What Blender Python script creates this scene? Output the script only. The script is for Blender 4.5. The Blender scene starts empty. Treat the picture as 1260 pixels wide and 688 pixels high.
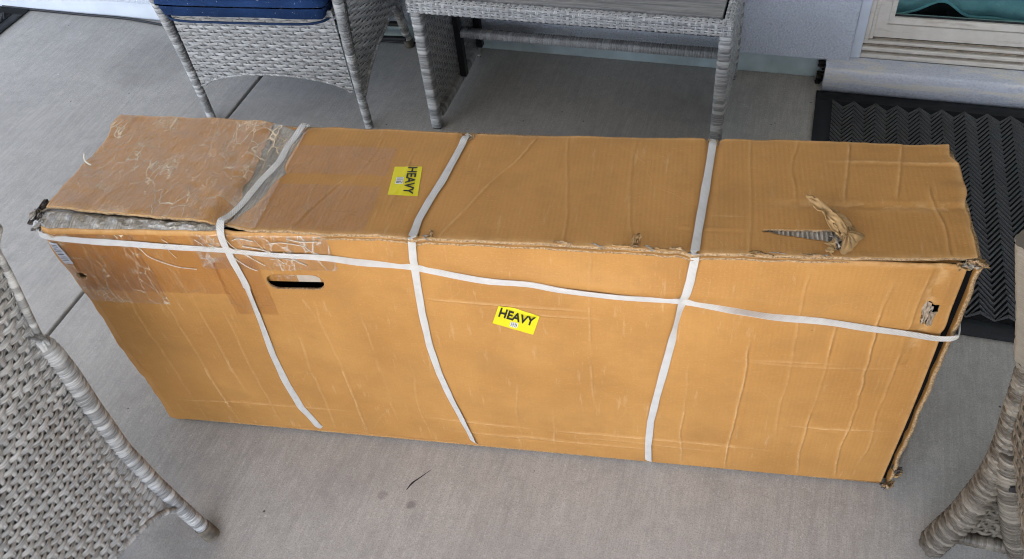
import bpy, bmesh, math, random
import numpy as np
from mathutils import Vector, Matrix
random.seed(7); rng=np.random.default_rng(11)
scene=bpy.context.scene; COL=scene.collection

# ---------------- camera ----------------
cd=bpy.data.cameras.new('camera'); cam=bpy.data.objects.new('camera',cd); COL.objects.link(cam)
cd.sensor_width=36; cd.lens=30.34; cd.clip_start=.02; cd.clip_end=3000
Rm=[[0.95419,-0.15104,0.25830],[0.28543,0.71846,-0.63430],[-0.08977,0.67897,0.72866]]
M=Matrix(Rm).to_4x4(); M.translation=Vector((1.171,-0.7817,1.5541)); cam.matrix_world=M
scene.camera=cam
# ---------------- world, sun, exposure ----------------
SUN_EL=math.radians(66); SUN_AZ=math.radians(188)     # azimuth measured from +Y towards +X
w=bpy.data.worlds.new('World'); scene.world=w; w.use_nodes=True
nt=w.node_tree; bg=nt.nodes['Background']; sky=nt.nodes.new('ShaderNodeTexSky'); sky.sky_type='NISHITA'; sky.sun_disc=False
sky.sun_elevation=SUN_EL; sky.sun_rotation=SUN_AZ; sky.air_density=1.0; sky.dust_density=4.0
nt.links.new(sky.outputs[0],bg.inputs[0]); bg.inputs[1].default_value=0.15
sl=bpy.data.lights.new('sun','SUN'); sl.energy=5.0; sl.angle=math.radians(0.53); sl.color=(1,.95,.87)
so=bpy.data.objects.new('sun',sl); COL.objects.link(so)
sd=Vector((math.sin(SUN_AZ)*math.cos(SUN_EL),math.cos(SUN_AZ)*math.cos(SUN_EL),math.sin(SUN_EL)))
so.rotation_euler=sd.to_track_quat('Z','Y').to_euler(); so.location=sd*30
scene.view_settings.view_transform='Standard'; scene.view_settings.look='None'
scene.view_settings.exposure=2.74; scene.view_settings.gamma=1
scene.cycles.max_bounces=8; scene.cycles.diffuse_bounces=2; scene.cycles.filter_width=1.0; scene.cycles.transparent_max_bounces=12

# ---------------- helpers ----------------
def tag(o,label=None,cat=None,group=None,kind=None):
    if label:o['label']=label
    if cat:o['category']=cat
    if group:o['group']=group
    if kind:o['kind']=kind
    return o
def empty(name,loc=(0,0,0),rz=0):
    o=bpy.data.objects.new(name,None); COL.objects.link(o); o.location=loc; o.rotation_euler=(0,0,rz); o.empty_display_size=.1; return o
def link(name,me,mats,parent=None,smooth=True):
    o=bpy.data.objects.new(name,me); COL.objects.link(o)
    for m in (mats if isinstance(mats,(list,tuple)) else [mats]): me.materials.append(m)
    if smooth: me.polygons.foreach_set('use_smooth',[True]*len(me.polygons))
    if parent: o.parent=parent
    return o
def from_arrays(name,V,F,mats,parent=None,uv=None,mi=None,smooth=True,tone=None):
    me=bpy.data.meshes.new(name); V=np.asarray(V,float).reshape(-1,3); F=np.asarray(F,int)
    n=len(F); k=F.shape[1]
    me.vertices.add(len(V)); me.vertices.foreach_set('co',V.ravel())
    me.loops.add(n*k); me.loops.foreach_set('vertex_index',F.ravel().astype(np.int32))
    me.polygons.add(n); me.polygons.foreach_set('loop_start',np.arange(0,n*k,k,dtype=np.int32))
    me.update(calc_edges=True)
    if mi is not None: me.polygons.foreach_set('material_index',np.asarray(mi,np.int32))
    if uv is not None:
        l=me.uv_layers.new(name='UVMap'); l.data.foreach_set('uv',np.asarray(uv,float).reshape(-1,2)[F.ravel()].ravel())
    if tone is not None:
        a=me.attributes.new('tone','FLOAT','POINT'); a.data.foreach_set('value',np.asarray(tone,float).ravel())
    me.validate()
    return link(name,me,mats,parent,smooth)
def gridF(n,m,off=0):
    i=np.arange(n-1)[:,None]*m+np.arange(m-1)[None]; i=i.ravel()+off
    return np.stack([i,i+m,i+m+1,i+1],1)
class MB:
    """collects quads from many primitives for ONE mesh"""
    def __init__(s): s.V=[];s.F=[];s.U=[];s.T=[];s.MI=[];s.n=0
    def add(s,V,F,U=None,tone=0.5,mi=0):
        V=np.asarray(V,float).reshape(-1,3); F=np.asarray(F,int)
        s.V.append(V); s.F.append(F+s.n); s.U.append(np.zeros((len(V),2)) if U is None else np.asarray(U,float).reshape(-1,2))
        s.T.append(np.full(len(V),tone) if np.isscalar(tone) else np.asarray(tone).ravel()); s.MI.append(np.full(len(F),mi)); s.n+=len(V)
    def box(s,a,b,mi=0,rot=None,ori=(0,0,0)):
        x0,y0,z0=a;x1,y1,z1=b
        V=np.array([(x,y,z) for x in(x0,x1) for y in(y0,y1) for z in(z0,z1)],float)
        if rot is not None: V=(V-ori)@np.array(rot).T+ori
        s.add(V,[[0,1,3,2],[4,6,7,5],[0,4,5,1],[2,3,7,6],[0,2,6,4],[1,5,7,3]],None,.5,mi)
    def build(s,name,mats,parent=None,smooth=True):
        return from_arrays(name,np.concatenate(s.V),np.concatenate(s.F),mats,parent,np.concatenate(s.U),np.concatenate(s.MI),smooth,np.concatenate(s.T))
def boxobj(name,a,b,mat,parent=None,bev=.003):
    bm=bmesh.new(); bmesh.ops.create_cube(bm,size=1)
    for v in bm.verts: v.co=Vector([(a[i]+b[i])/2+v.co[i]*(b[i]-a[i]) for i in range(3)])
    if bev: bmesh.ops.bevel(bm,geom=bm.edges[:],offset=bev,segments=2,affect='EDGES',profile=.5)
    me=bpy.data.meshes.new(name); bm.to_mesh(me); bm.free(); return link(name,me,mat,parent,False)
def catmull(P,n):
    P=np.asarray(P,float); Q=np.vstack([2*P[0]-P[1],P,2*P[-1]-P[-2]]); out=[]
    for i in range(1,len(Q)-2):
        for t in np.linspace(0,1,n,endpoint=False):
            a,b,c,d=Q[i-1],Q[i],Q[i+1],Q[i+2]
            out.append(.5*((2*b)+(c-a)*t+(2*a-5*b+4*c-d)*t*t+(3*b-a-3*c+d)*t**3))
    out.append(P[-1]); return np.array(out)
def resample(P,step):
    P=np.asarray(P,float); d=np.r_[0,np.cumsum(np.linalg.norm(np.diff(P,axis=0),axis=1))]; n=max(2,int(d[-1]/step)+1)
    q=np.linspace(0,d[-1],n); return np.stack([np.interp(q,d,P[:,k]) for k in range(3)],1),q
def frames(P,up=(0,0,1)):
    T=np.gradient(P,axis=0); T/=np.linalg.norm(T,axis=1)[:,None]+1e-12
    N=np.zeros_like(T); n=np.cross(T[0],up)
    if np.linalg.norm(n)<.2: n=np.cross(T[0],(1,0,0))
    n/=np.linalg.norm(n)
    for i in range(len(T)):
        n=n-T[i]*(n@T[i]); n/=np.linalg.norm(n)+1e-12; N[i]=n
    return T,N,np.cross(T,N)
def tube(mb,P,r,step=.01,nth=10,prof=None,sq=1.0,up=(0,0,1),tone=None,mi=0,rr=None,caps=True):
    """prof(q,theta)->radius factor; sq: superellipse power (<1 squarer)"""
    P,q=resample(P,step); T,N,B=frames(P,up); th=np.linspace(0,2*np.pi,nth,endpoint=False)
    c=np.cos(th);s=np.sin(th); cx=np.sign(c)*np.abs(c)**sq; sx=np.sign(s)*np.abs(s)**sq
    R=np.ones((len(P),nth))
    if prof is not None: R=prof(q[:,None],th[None,:])*R
    ra,rb=(r if isinstance(r,tuple) else (r,r))
    if rr is not None: R=R*np.interp(q/q[-1],[a for a,b in rr],[b for a,b in rr])[:,None]
    V=P[:,None]+(R*cx*ra)[...,None]*N[:,None]+(R*sx*rb)[...,None]*B[:,None]
    n=len(P); F=[]
    i=np.arange(n-1)[:,None]*nth; j=np.arange(nth)[None]; j2=(j+1)%nth
    F=np.stack([i+j,i+j2,i+nth+j2,i+nth+j],-1).reshape(-1,4)
    U=np.stack([np.broadcast_to(th[None]*.5*(ra+rb),(n,nth)),np.broadcast_to(q[:,None],(n,nth))],-1)
    tn=.5 if tone is None else tone(q[:,None],th[None,:])*np.ones((n,nth))
    mb.add(V,F,U,tn,mi)
    if caps:
        for e,k in ((0,1),(n-1,-1)):
            c0=V[e].mean(0); vv=np.vstack([V[e],c0[None]]); f=[[ (a+1)%nth,a,nth,nth] if k==1 else [a,(a+1)%nth,nth,nth] for a in range(nth)]
            f=[x[:3]+[x[2]] for x in f]
            # keep quads: pair triangles around the centre
            f=[[a,(a+1)%nth,(a+2)%nth,nth][::(-1 if k==1 else 1)] for a in range(0,nth,2)]
            mb.add(vv,f,None,.5,mi)
def wrap_prof(pitch=.009,amp=.10,slant=.0):
    def f(q,th):
        ph=(q/pitch+slant*th/(2*np.pi)); fr=ph-np.floor(ph); return 1-amp+amp*np.sqrt(np.clip(1-np.abs(2*fr-1)**3,0,1))
    return f
def wrap_tone(pitch=.009,slant=0.,seed=1):
    T=np.random.default_rng(seed).random(4000)
    def f(q,th):
        ph=q/pitch+slant*th/(2*np.pi); return T[np.floor(ph).astype(int)%4000]
    return f
def basket_prof(pitch=.009,k=6,amp=.12):
    def f(q,th):
        b=np.floor(q/pitch); fr=q/pitch-b; sec=np.floor(th/(2*np.pi)*k*2)
        over=((b//1+sec)%2); return 1-amp*.5*(1-over)-amp*.6*(2*fr-1)**4
    return f
def vn(x,y,seed=0):
    """smooth value noise, -1..1"""
    g=np.random.default_rng(seed).random((64,64))*2-1
    x=np.asarray(x,float);y=np.asarray(y,float); xi=np.floor(x).astype(int); yi=np.floor(y).astype(int); fx=x-xi; fy=y-yi
    fx=fx*fx*(3-2*fx); fy=fy*fy*(3-2*fy); G=lambda a,b:g[a%64,b%64]
    return (G(xi,yi)*(1-fx)*(1-fy)+G(xi+1,yi)*fx*(1-fy)+G(xi,yi+1)*(1-fx)*fy+G(xi+1,yi+1)*fx*fy)
def fbm(x,y,seed=0,o=4):
    r=0;a=1;
    for k in range(o): r=r+a*vn(x*2**k,y*2**k,seed+k*17); a*=.5
    return r

# ---------------- materials ----------------
class NT:
    def __init__(s,name):
        s.m=bpy.data.materials.new(name); s.m.use_nodes=True; s.t=s.m.node_tree; s.b=s.t.nodes['Principled BSDF']; s.out=s.t.nodes['Material Output']
    def n(s,t,**k):
        x=s.t.nodes.new('ShaderNode'+t)
        for a,b in k.items():
            if a.startswith('i_'): x.inputs[int(a[2:])].default_value=b
            else: setattr(x,a,b)
        return x
    def l(s,a,b): s.t.links.new(a,b); return b
    def uv(s,scale=(1,1,1),obj=False,rot=(0,0,0)):
        c=s.n('TexCoord'); m=s.n('Mapping'); m.inputs['Scale'].default_value=scale; m.inputs['Rotation'].default_value=rot; s.l(c.outputs['Object' if obj else 'UV'],m.inputs[0]); return m.outputs[0]
    def noise(s,vec,scale,detail=4,rough=.55,dist=0):
        x=s.n('TexNoise'); x.inputs['Scale'].default_value=scale; x.inputs['Detail'].default_value=detail; x.inputs['Roughness'].default_value=rough; x.inputs['Distortion'].default_value=dist; s.l(vec,x.inputs['Vector']); return x.outputs['Fac']
    def vor(s,vec,scale,feature='F1',rand=1):
        x=s.n('TexVoronoi',feature=feature); x.inputs['Scale'].default_value=scale; x.inputs['Randomness'].default_value=rand; s.l(vec,x.inputs['Vector']); return x.outputs['Distance']
    def mr(s,v,a,b,c=0.,d=1.,smooth=False):
        x=s.n('MapRange'); 
        if smooth: x.interpolation_type='SMOOTHSTEP'
        s.l(v,x.inputs[0]); x.inputs[1].default_value=a;x.inputs[2].default_value=b;x.inputs[3].default_value=c;x.inputs[4].default_value=d; return x.outputs[0]
    def math(s,op,a,b=None,clamp=False):
        x=s.n('Math',operation=op,use_clamp=clamp)
        for i,v in enumerate((a,b)):
            if v is None: continue
            if isinstance(v,(int,float)): x.inputs[i].default_value=v
            else: s.l(v,x.inputs[i])
        return x.outputs[0]
    def mix(s,f,a,b,blend='MIX'):
        x=s.n('Mix',data_type='RGBA',blend_type=blend)
        for i,v in ((0,f),(6,a),(7,b)):
            if isinstance(v,(int,float)): x.inputs[i].default_value=v
            elif isinstance(v,tuple): x.inputs[i].default_value=v if len(v)==4 else v+(1,)
            else: s.l(v,x.inputs[i])
        return x.outputs[2]
    def bump(s,h,dist,strength=1,prev=None):
        x=s.n('Bump'); x.inputs['Strength'].default_value=strength; x.inputs['Distance'].default_value=dist; s.l(h,x.inputs['Height'])
        if prev is not None: s.l(prev,x.inputs['Normal'])
        return x.outputs['Normal']
    def fin(s,col=None,rough=None,nrm=None,spec=None):
        for k,v in (('Base Color',col),('Roughness',rough),('Normal',nrm),('Specular IOR Level',spec)):
            if v is None: continue
            if isinstance(v,(int,float)): s.b.inputs[k].default_value=v
            elif isinstance(v,tuple): s.b.inputs[k].default_value=v+(1,)
            else: s.l(v,s.b.inputs[k])
        return s.m

def m_plain(name,col,rough=.6,spec=.4,var=.12,scale=30,bump=.0005):
    k=NT(name); v=k.uv(obj=True); n=k.noise(v,scale,5); c2=tuple(x*(1-var*2) for x in col)
    return k.fin(k.mix(k.mr(n,.3,.7),c2,col),rough,k.bump(n,bump) if bump else None,spec)

def m_card(name,base=(.49,.240,.062),dark=(.385,.178,.042)):
    k=NT(name); v=k.uv()
    big=k.noise(v,5,4,.6); c=k.mix(k.mr(big,.35,.68),dark,base)
    sp=k.noise(v,420,2,.6); c=k.mix(k.mr(sp,.52,.72,0,.40),c,(.34,.165,.045)); 
    sp2=k.noise(v,260,2,.6); c=k.mix(k.mr(sp2,.55,.75,0,.30),c,(.66,.38,.13))
    fib=k.noise(k.uv((40,700,1)),1,3); c=k.mix(k.mr(fib,.5,.8,0,.15),c,(.60,.36,.15))
    # flutes telegraphing through the liner
    wv=k.n('TexWave',wave_type='BANDS',bands_direction='X'); wv.inputs['Scale'].default_value=42; wv.inputs['Distortion'].default_value=.6; wv.inputs['Detail'].default_value=1; k.l(v,wv.inputs['Vector'])
    c=k.mix(k.mr(wv.outputs['Fac'],.2,.8,0,.06),c,(.36,.19,.06))
    # scuffs
    sc=k.noise(k.uv((60,9,1),rot=(0,0,.35)),1,6,.7); c=k.mix(k.mr(sc,.60,.75,0,.40),c,(.68,.47,.26))

    dv=k.n('VectorMath',operation='ADD'); nn=k.n('TexNoise'); nn.inputs['Scale'].default_value=9; k.l(v,nn.inputs['Vector']); sc2=k.n('VectorMath',operation='SCALE'); sc2.inputs['Scale'].default_value=.10; k.l(nn.outputs['Color'],sc2.inputs[0]); k.l(v,dv.inputs[0]); k.l(sc2.outputs[0],dv.inputs[1])
    ed=k.vor(dv.outputs[0],7,'DISTANCE_TO_EDGE'); msk=k.mr(k.noise(v,3.2,3),.5,.62); line=k.math('MULTIPLY',k.mr(ed,.0,.012,1,0,True),msk)
    h1=k.bump(line,.0007,.4); h2=k.bump(wv.outputs['Fac'],.00022,.6,h1); h3=k.bump(k.noise(v,22,5,.5),.0014,.5,h2); h4=k.bump(sp,.0003,.5,h3)
    c=k.mix(k.math('MULTIPLY',line,.10),c,(.66,.42,.2))
    tt=k.n('Attribute',attribute_name='tone').outputs['Fac']; c=k.mix(k.mr(k.math('MULTIPLY',tt,k.mr(k.noise(v,70,4,.7),.25,.6)),0,1,0,.75),c,(.74,.49,.235))  # paler crease lines: worn kraft plus light painted in where shading is weak
    gr=k.noise(v,11,6,.7); c=k.mix(k.mr(gr,.50,.70,0,.45),c,(.34,.17,.050)); c=k.mix(k.mr(k.vor(v,16),.012,.022,.8,0),c,(.12,.07,.03))
    return k.fin(c,k.mr(sp2,.3,.7,.62,.82),h4,.35)
def m_edge(name):   # raw corrugated edge
    k=NT(name); v=k.uv(obj=True); w_=k.noise(v,260,3,.7); d=k.mr(w_,.42,.56)
    return k.fin(k.mix(d,(.27,.18,.10),(.52,.35,.19)),.9,k.bump(w_,.003),.1)
def m_grey(name,a=(.16,.135,.105),b=(.42,.39,.34)):    # crushed corrugation under tape
    k=NT(name); v=k.uv(); n=k.noise(k.uv((190,14,1)),1,5,.65,.6); n2=k.noise(v,45,5,.7)
    c=k.mix(k.mr(n,.35,.65),a,b); c=k.mix(k.mr(n2,.55,.75,0,.8),c,(.07,.06,.05)); c=k.mix(k.mr(k.noise(v,110,3),.6,.7,0,.7),c,(.75,.74,.7))
    return k.fin(c,.32,k.bump(n,.004,.8,k.bump(n2,.005,.7)),.6)
def m_tape(name,tint=(.86,.74,.60),gloss=.13,wr=18,wamt=.75,ang=.5,wcol=(.80,.74,.64)):
    k=NT(name); v=k.uv()
    dv=k.n('VectorMath',operation='ADD'); nn=k.n('TexNoise'); nn.inputs['Scale'].default_value=7; nn.inputs['Detail'].default_value=4; k.l(v,nn.inputs['Vector']); s2=k.n('VectorMath',operation='SCALE'); s2.inputs['Scale'].default_value=.07; k.l(nn.outputs['Color'],s2.inputs[0]); k.l(v,dv.inputs[0]); k.l(s2.outputs[0],dv.inputs[1])
    mp=k.n('Mapping'); mp.inputs['Rotation'].default_value=(0,0,ang); mp.inputs['Scale'].default_value=(1,.42,1); k.l(dv.outputs[0],mp.inputs[0])
    e=k.vor(mp.outputs[0],wr,'DISTANCE_TO_EDGE'); e2=k.vor(dv.outputs[0],wr*2.2,'DISTANCE_TO_EDGE')
    m1=k.mr(k.noise(v,7,4),.38,.60); m2=k.mr(k.noise(v,13,3),.52,.62)
    l1=k.math('MULTIPLY',k.mr(e,0,.045,1,0,True),m1); l2=k.math('MULTIPLY',k.mr(e2,0,.06,1,0,True),m2); ln=k.math('MAXIMUM',l1,l2)
    big=k.noise(k.uv((60,16,1),rot=(0,0,.15)),1,5,.65,.5)
    nrm=k.bump(big,.006,.7,k.bump(ln,.0008,.4))
    tr=k.n('BsdfTransparent'); tr.inputs[0].default_value=tint+(1,)
    gl=k.n('BsdfGlossy'); gl.inputs['Roughness'].default_value=.16; gl.inputs[0].default_value=(.9,.9,.9,1); k.l(nrm,gl.inputs['Normal'])
    df=k.n('BsdfDiffuse'); df.inputs[0].default_value=wcol+(1,); k.l(nrm,df.inputs['Normal'])
    fr=k.n('LayerWeight'); fr.inputs[0].default_value=.5; fz=k.math('ADD',k.math('MULTIPLY',k.math('POWER',fr.outputs['Facing'],4),.5),.055+gloss,True)
    st=k.noise(k.uv((130,9,1),rot=(0,0,.12)),1,4,.6,.4); ln=k.math('MAXIMUM',ln,k.math('MULTIPLY',k.mr(st,.53,.66,0,.75),m2))
    x1=k.n('MixShader'); k.l(fz,x1.inputs[0]); k.l(tr.outputs[0],x1.inputs[1]); k.l(gl.outputs[0],x1.inputs[2])
    x2=k.n('MixShader'); k.l(k.math('MULTIPLY',ln,wamt),x2.inputs[0]); k.l(x1.outputs[0],x2.inputs[1]); k.l(df.outputs[0],x2.inputs[2])
    k.l(x2.outputs[0],k.out.inputs[0]); return k.m
def m_strap(name,col=(.66,.63,.58)):
    k=NT(name); a=k.n('TexWave',bands_direction='Y'); a.inputs['Scale'].default_value=180; a.inputs['Distortion'].default_value=.5; v=k.uv(); k.l(v,a.inputs['Vector'])
    b=k.n('TexWave',bands_direction='DIAGONAL'); b.inputs['Scale'].default_value=140; k.l(v,b.inputs['Vector'])
    n=k.noise(v,40,4); f=k.math('MULTIPLY',a.outputs['Fac'],b.outputs['Fac'])
    c=k.mix(k.mr(f,0,1,0,.65),col,tuple(x*.66 for x in col)); c=k.mix(k.mr(n,.45,.7,0,.35),c,(.45,.41,.36))
    return k.fin(c,.6,k.bump(f,.001,.9),.35)
def m_wicker(name,lo=(.12,.12,.115),mid=(.36,.358,.345),hi=(.66,.655,.63)):
    k=NT(name); t=k.n('Attribute',attribute_name='tone').outputs['Fac']
    s1=k.noise(k.uv((26,520,1)),1,3,.6); s2=k.noise(k.uv((60,1400,1)),1,2,.6)
    c=k.mix(k.mr(s1,.3,.6),lo,mid); c=k.mix(k.mr(s1,.5,.72),c,hi); c=k.mix(k.mr(s2,.45,.7,0,.45),c,hi)
    c=k.mix(k.mr(t,0,1,0,.30),c,lo); c=k.mix(k.mr(t,.6,0,0,.35),c,hi)
    c=k.mix(k.mr(k.noise(k.uv(obj=True),4,3),.55,.75,0,.2),c,(.30,.25,.19))
    return k.fin(c,.48,k.bump(s2,.0006,.7),.45)
def m_wrap(name,lo=(.12,.12,.115),mid=(.36,.358,.345),hi=(.66,.655,.63)):   # strands run around the pole
    k=NT(name); t=k.n('Attribute',attribute_name='tone').outputs['Fac']
    s1=k.noise(k.uv((26,700,1)),1,3,.6)
    c=k.mix(k.mr(s1,.3,.6),lo,mid); c=k.mix(k.mr(s1,.5,.75),c,hi); c=k.mix(k.mr(t,0,1,0,.5),c,lo); c=k.mix(k.mr(t,.55,0,0,.55),c,hi)
    return k.fin(c,.48,k.bump(s1,.0006,.7),.45)
def m_concrete(name):
    k=NT(name); v=k.uv(obj=True)
    big=k.noise(v,1.6,6,.62); mid=k.noise(v,7,6,.65); st=k.noise(k.uv((95,7,1),obj=True,rot=(0,0,.03)),1,6,.75,.8); fine=k.noise(v,320,3,.7)
    c=k.mix(k.mr(big,.3,.7),(.385,.362,.322),(.485,.460,.415)); c=k.mix(k.mr(mid,.42,.72,0,.45),c,(.33,.312,.28))
    c=k.mix(k.mr(st,.44,.66,0,.42),c,(.62,.595,.55)); c=k.mix(k.mr(k.noise(k.uv((70,1.6,1),obj=True),1,5,.75),.55,.72,0,.25),c,(.19,.18,.17)); c=k.mix(k.mr(k.noise(v,26,8,.85),.46,.62,0,.42),c,(.28,.265,.24)); c=k.mix(k.mr(fine,.48,.64,0,.50),c,(.22,.21,.19)); c=k.mix(k.mr(k.noise(v,150,3),.58,.70,0,.40),c,(.66,.63,.58))
    bl=k.noise(v,3.4,7,.7,.5); c=k.mix(k.mr(bl,.50,.66,0,.28),c,(.26,.25,.235))
    # scattered dark specks and pale lime spots
    sp=k.vor(v,14,'F1',1); c=k.mix(k.mr(sp,.026,.045,.85,0),c,(.04,.035,.03)); 
    sp=k.vor(k.uv((1,1,1),obj=True,rot=(0,0,1)),6.3,'F1',1); c=k.mix(k.mr(sp,.016,.028,.6,0),c,(.7,.68,.64))
    # two oily spots by the box and three larger dark patches, one near the far wall
    g=k.n('NewGeometry').outputs['Position']
    for (px,py,r,a) in ((.597,-.062,.012,.5),(.532,-.06,.012,.28),(-.90,1.36,.22,.25),(.20,-.25,.10,.35),(1.09,1.36,.12,.12)):
        d=k.n('VectorMath',operation='DISTANCE'); wp=k.n('VectorMath',operation='ADD'); nn=k.n('TexNoise'); nn.inputs['Scale'].default_value=.5/r; k.l(g,nn.inputs['Vector']); sc=k.n('VectorMath',operation='SCALE'); sc.inputs['Scale'].default_value=r*1.6; k.l(nn.outputs['Color'],sc.inputs[0]); k.l(g,wp.inputs[0]); k.l(sc.outputs[0],wp.inputs[1]); k.l(wp.outputs[0],d.inputs[0]); d.inputs[1].default_value=(px+.8*r,py+.8*r,.8*r)
        c=k.mix(k.mr(d.outputs['Value'],r*.5,r*1.1,a,0,True),c,(.09,.085,.08))
    n=k.bump(st,.0012,.5,k.bump(fine,.0008,.6,k.bump(mid,.003,.3)))
    return k.fin(c,k.mr(mid,.3,.7,.62,.8),n,.35)
def m_stucco(name,col=(.66,.71,.78),bs=1.,cream=0.):
    k=NT(name); v=k.uv(obj=True); n=k.noise(v,170,4,.6); b=k.vor(v,150,'SMOOTH_F1'); big=k.noise(v,3,4)
    c=k.mix(k.mr(big,.3,.7),tuple(x*.9 for x in col),col); c=k.mix(k.mr(n,.46,.66,0,.55),c,tuple(x*.66 for x in col))
    if cream: c=k.mix(k.mr(k.noise(k.uv((4,14,40),obj=True),1,5,.7),.50,.60,0,cream),c,(.74,.71,.63)); c=k.mix(k.mr(k.noise(k.uv((3,60,160),obj=True),1,4,.7),.6,.7,0,.5),c,(.46,.49,.55))
    return k.fin(c,.85,k.bump(n,.005*bs,1,k.bump(b,.0035*bs,.8)),.2)
def m_fabric(name,col):
    k=NT(name); v=k.uv(obj=True); a=k.n('TexWave',bands_direction='X'); a.inputs['Scale'].default_value=330; b=k.n('TexWave',bands_direction='Z'); b.inputs['Scale'].default_value=330; k.l(v,a.inputs[0]);k.l(v,b.inputs[0])
    f=k.math('MULTIPLY',a.outputs['Fac'],b.outputs['Fac']); n=k.noise(v,14,5)
    c=k.mix(k.mr(f,0,1,0,.5),tuple(x*.6 for x in col),col); c=k.mix(k.mr(k.noise(v,160,2),.69,.75,0,.7),c,(.45,.43,.38)); c=k.mix(k.mr(n,.45,.8,0,.3),c,tuple(x*1.7 for x in col))
    return k.fin(c,.9,k.bump(f,.0008,.6,k.bump(n,.004,.4)),.15)
def m_mat(name):
    k=NT(name); v=k.uv(obj=True); n=k.noise(v,500,3,.7); g=k.noise(v,6,5)
    c=k.mix(k.mr(n,.35,.7),(.050,.051,.054),(.18,.182,.185)); c=k.mix(k.mr(g,.5,.75,0,.4),c,(.075,.072,.07)); c=k.mix(k.mr(k.vor(v,26),.035,.06,.6,0),c,(.35,.34,.32))
    return k.fin(c,.92,k.bump(n,.0016,.9),.2)
def m_board(name):
    k=NT(name); s=k.noise(k.uv((7,160,1),obj=True),1,5,.7); s2=k.noise(k.uv((25,600,1),obj=True),1,3,.6)
    c=k.mix(k.mr(s,.3,.7),(.13,.125,.115),(.33,.315,.29)); c=k.mix(k.mr(s2,.5,.7,0,.5),c,(.09,.085,.08)); return k.fin(c,.6,k.bump(s2,.0008,.6),.35)
def m_frame(name):
    k=NT(name); v=k.uv(obj=True); n=k.noise(v,22,5,.6); d=k.noise(k.uv((9,60,60),obj=True),1,5,.7)
    c=k.mix(k.mr(n,.35,.7),(.62,.575,.50),(.70,.66,.585)); c=k.mix(k.mr(d,.56,.72,0,.6),c,(.36,.29,.21)); return k.fin(c,.5,k.bump(n,.0006),.4)
CARD=m_card('cardboard'); TOPCARD=m_card('top_cardboard',(.50,.245,.066),(.405,.192,.050)); EDGE=m_edge('cardboard_edge'); GREY=m_grey('crushed_cardboard'); TAPE=m_tape('clear_tape',(.965,.93,.88),.05,44,.70,.5,(.88,.70,.48)); TAPE2=m_tape('crinkled_tape',(.97,.95,.91),.07,34,.5,1.1)  # top sheets use a slightly lighter cardboard tone
TAPEF=m_tape('flat_tape',(.93,.87,.79),.0,14,.18,.9,(.74,.5,.26))
STRAP=m_strap('woven_strap'); STRAPG=m_strap('taped_strap',(.52,.50,.47))
WICK=m_wicker('grey_wicker'); WRAP=m_wrap('grey_wicker_wrap'); WBACK=m_plain('weave_gap_backing',(.17,.165,.155),.8)  # added backing sheet, its grey standing in for shade in weave gaps
WICKB=m_wicker('brown_grey_wicker',(.045,.036,.026),(.135,.112,.082),(.30,.265,.21)); WRAPB=m_wrap('brown_grey_wrap',(.045,.036,.026),(.135,.112,.082),(.30,.265,.21))
CONC=m_concrete('concrete'); STUC=m_stucco('stucco'); FRAME=m_frame('window_frame_paint')
BLACK=m_plain('black_metal',(.018,.018,.02),.5); NAVY=m_fabric('navy_fabric',(.020,.058,.170)); MATM=m_mat('rubber_mat'); BOARD=m_board('grey_board')
RUB=m_plain('black_rubber',(.022,.023,.025),.6,.3,.2,200); DARKIN=m_plain('dark_interior',(.012,.010,.008),.9,.1)  # near-black colour standing in for the unlit insides of box and room
#SURF
def _mk(pts):
    a=np.array(pts,float); d=a-a[0]; e=a[-1]-a[0]; q=d@e/(e@e); return q,a
FB=_mk([(-0.008,0.003,0.003),(0.351,0.051,0.003),(0.682,0.096,0.003),(1.035,0.137,0.003),(1.28,0.168,0.003),(1.480,0.1965,0.003)])
FT=_mk([(-0.004,-0.009,0.605),(0.151,0.016,0.605),(0.332,0.046,0.605),(0.504,0.079,0.605),(0.641,0.096,0.605),(0.81,0.119,0.605),(0.951,0.137,0.605),(1.084,0.15,0.605),(1.146,0.157,0.605),(1.318,0.183,0.605),(1.473,0.2045,0.605)])
TF=_mk([(-0.007,0.031,0.614),(0.138,0.042,0.614),(0.321,0.062,0.614),(0.368,0.056,0.614),(0.509,0.074,0.614),(0.645,0.092,0.614),(0.812,0.112,0.614),(0.953,0.13,0.614),(1.084,0.144,0.614),(1.145,0.152,0.614),(1.316,0.18,0.614),(1.489,0.216,0.614)])
TB=_mk([(-0.032,0.291,0.614),(0.171,0.318,0.614),(0.347,0.328,0.614),(0.511,0.349,0.614),(0.679,0.364,0.614),(0.838,0.385,0.614),(0.977,0.405,0.614),(1.191,0.437,0.614),(1.32,0.453,0.614),(1.454,0.466,0.614)])
def along(pl,s):
    q,a=pl; return np.stack([np.interp(s,q,a[:,k]) for k in range(3)],-1)
def ruled(A,B,s,t):
    s=np.asarray(s,float);t=np.asarray(t,float)[...,None]
    return along(A,s)*(1-t)+along(B,s)*t
def front_pt(s,t): return ruled(FB,FT,s,t)
def top_pt(s,t): return ruled(TF,TB,s,t)
#ENDSURF

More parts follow.
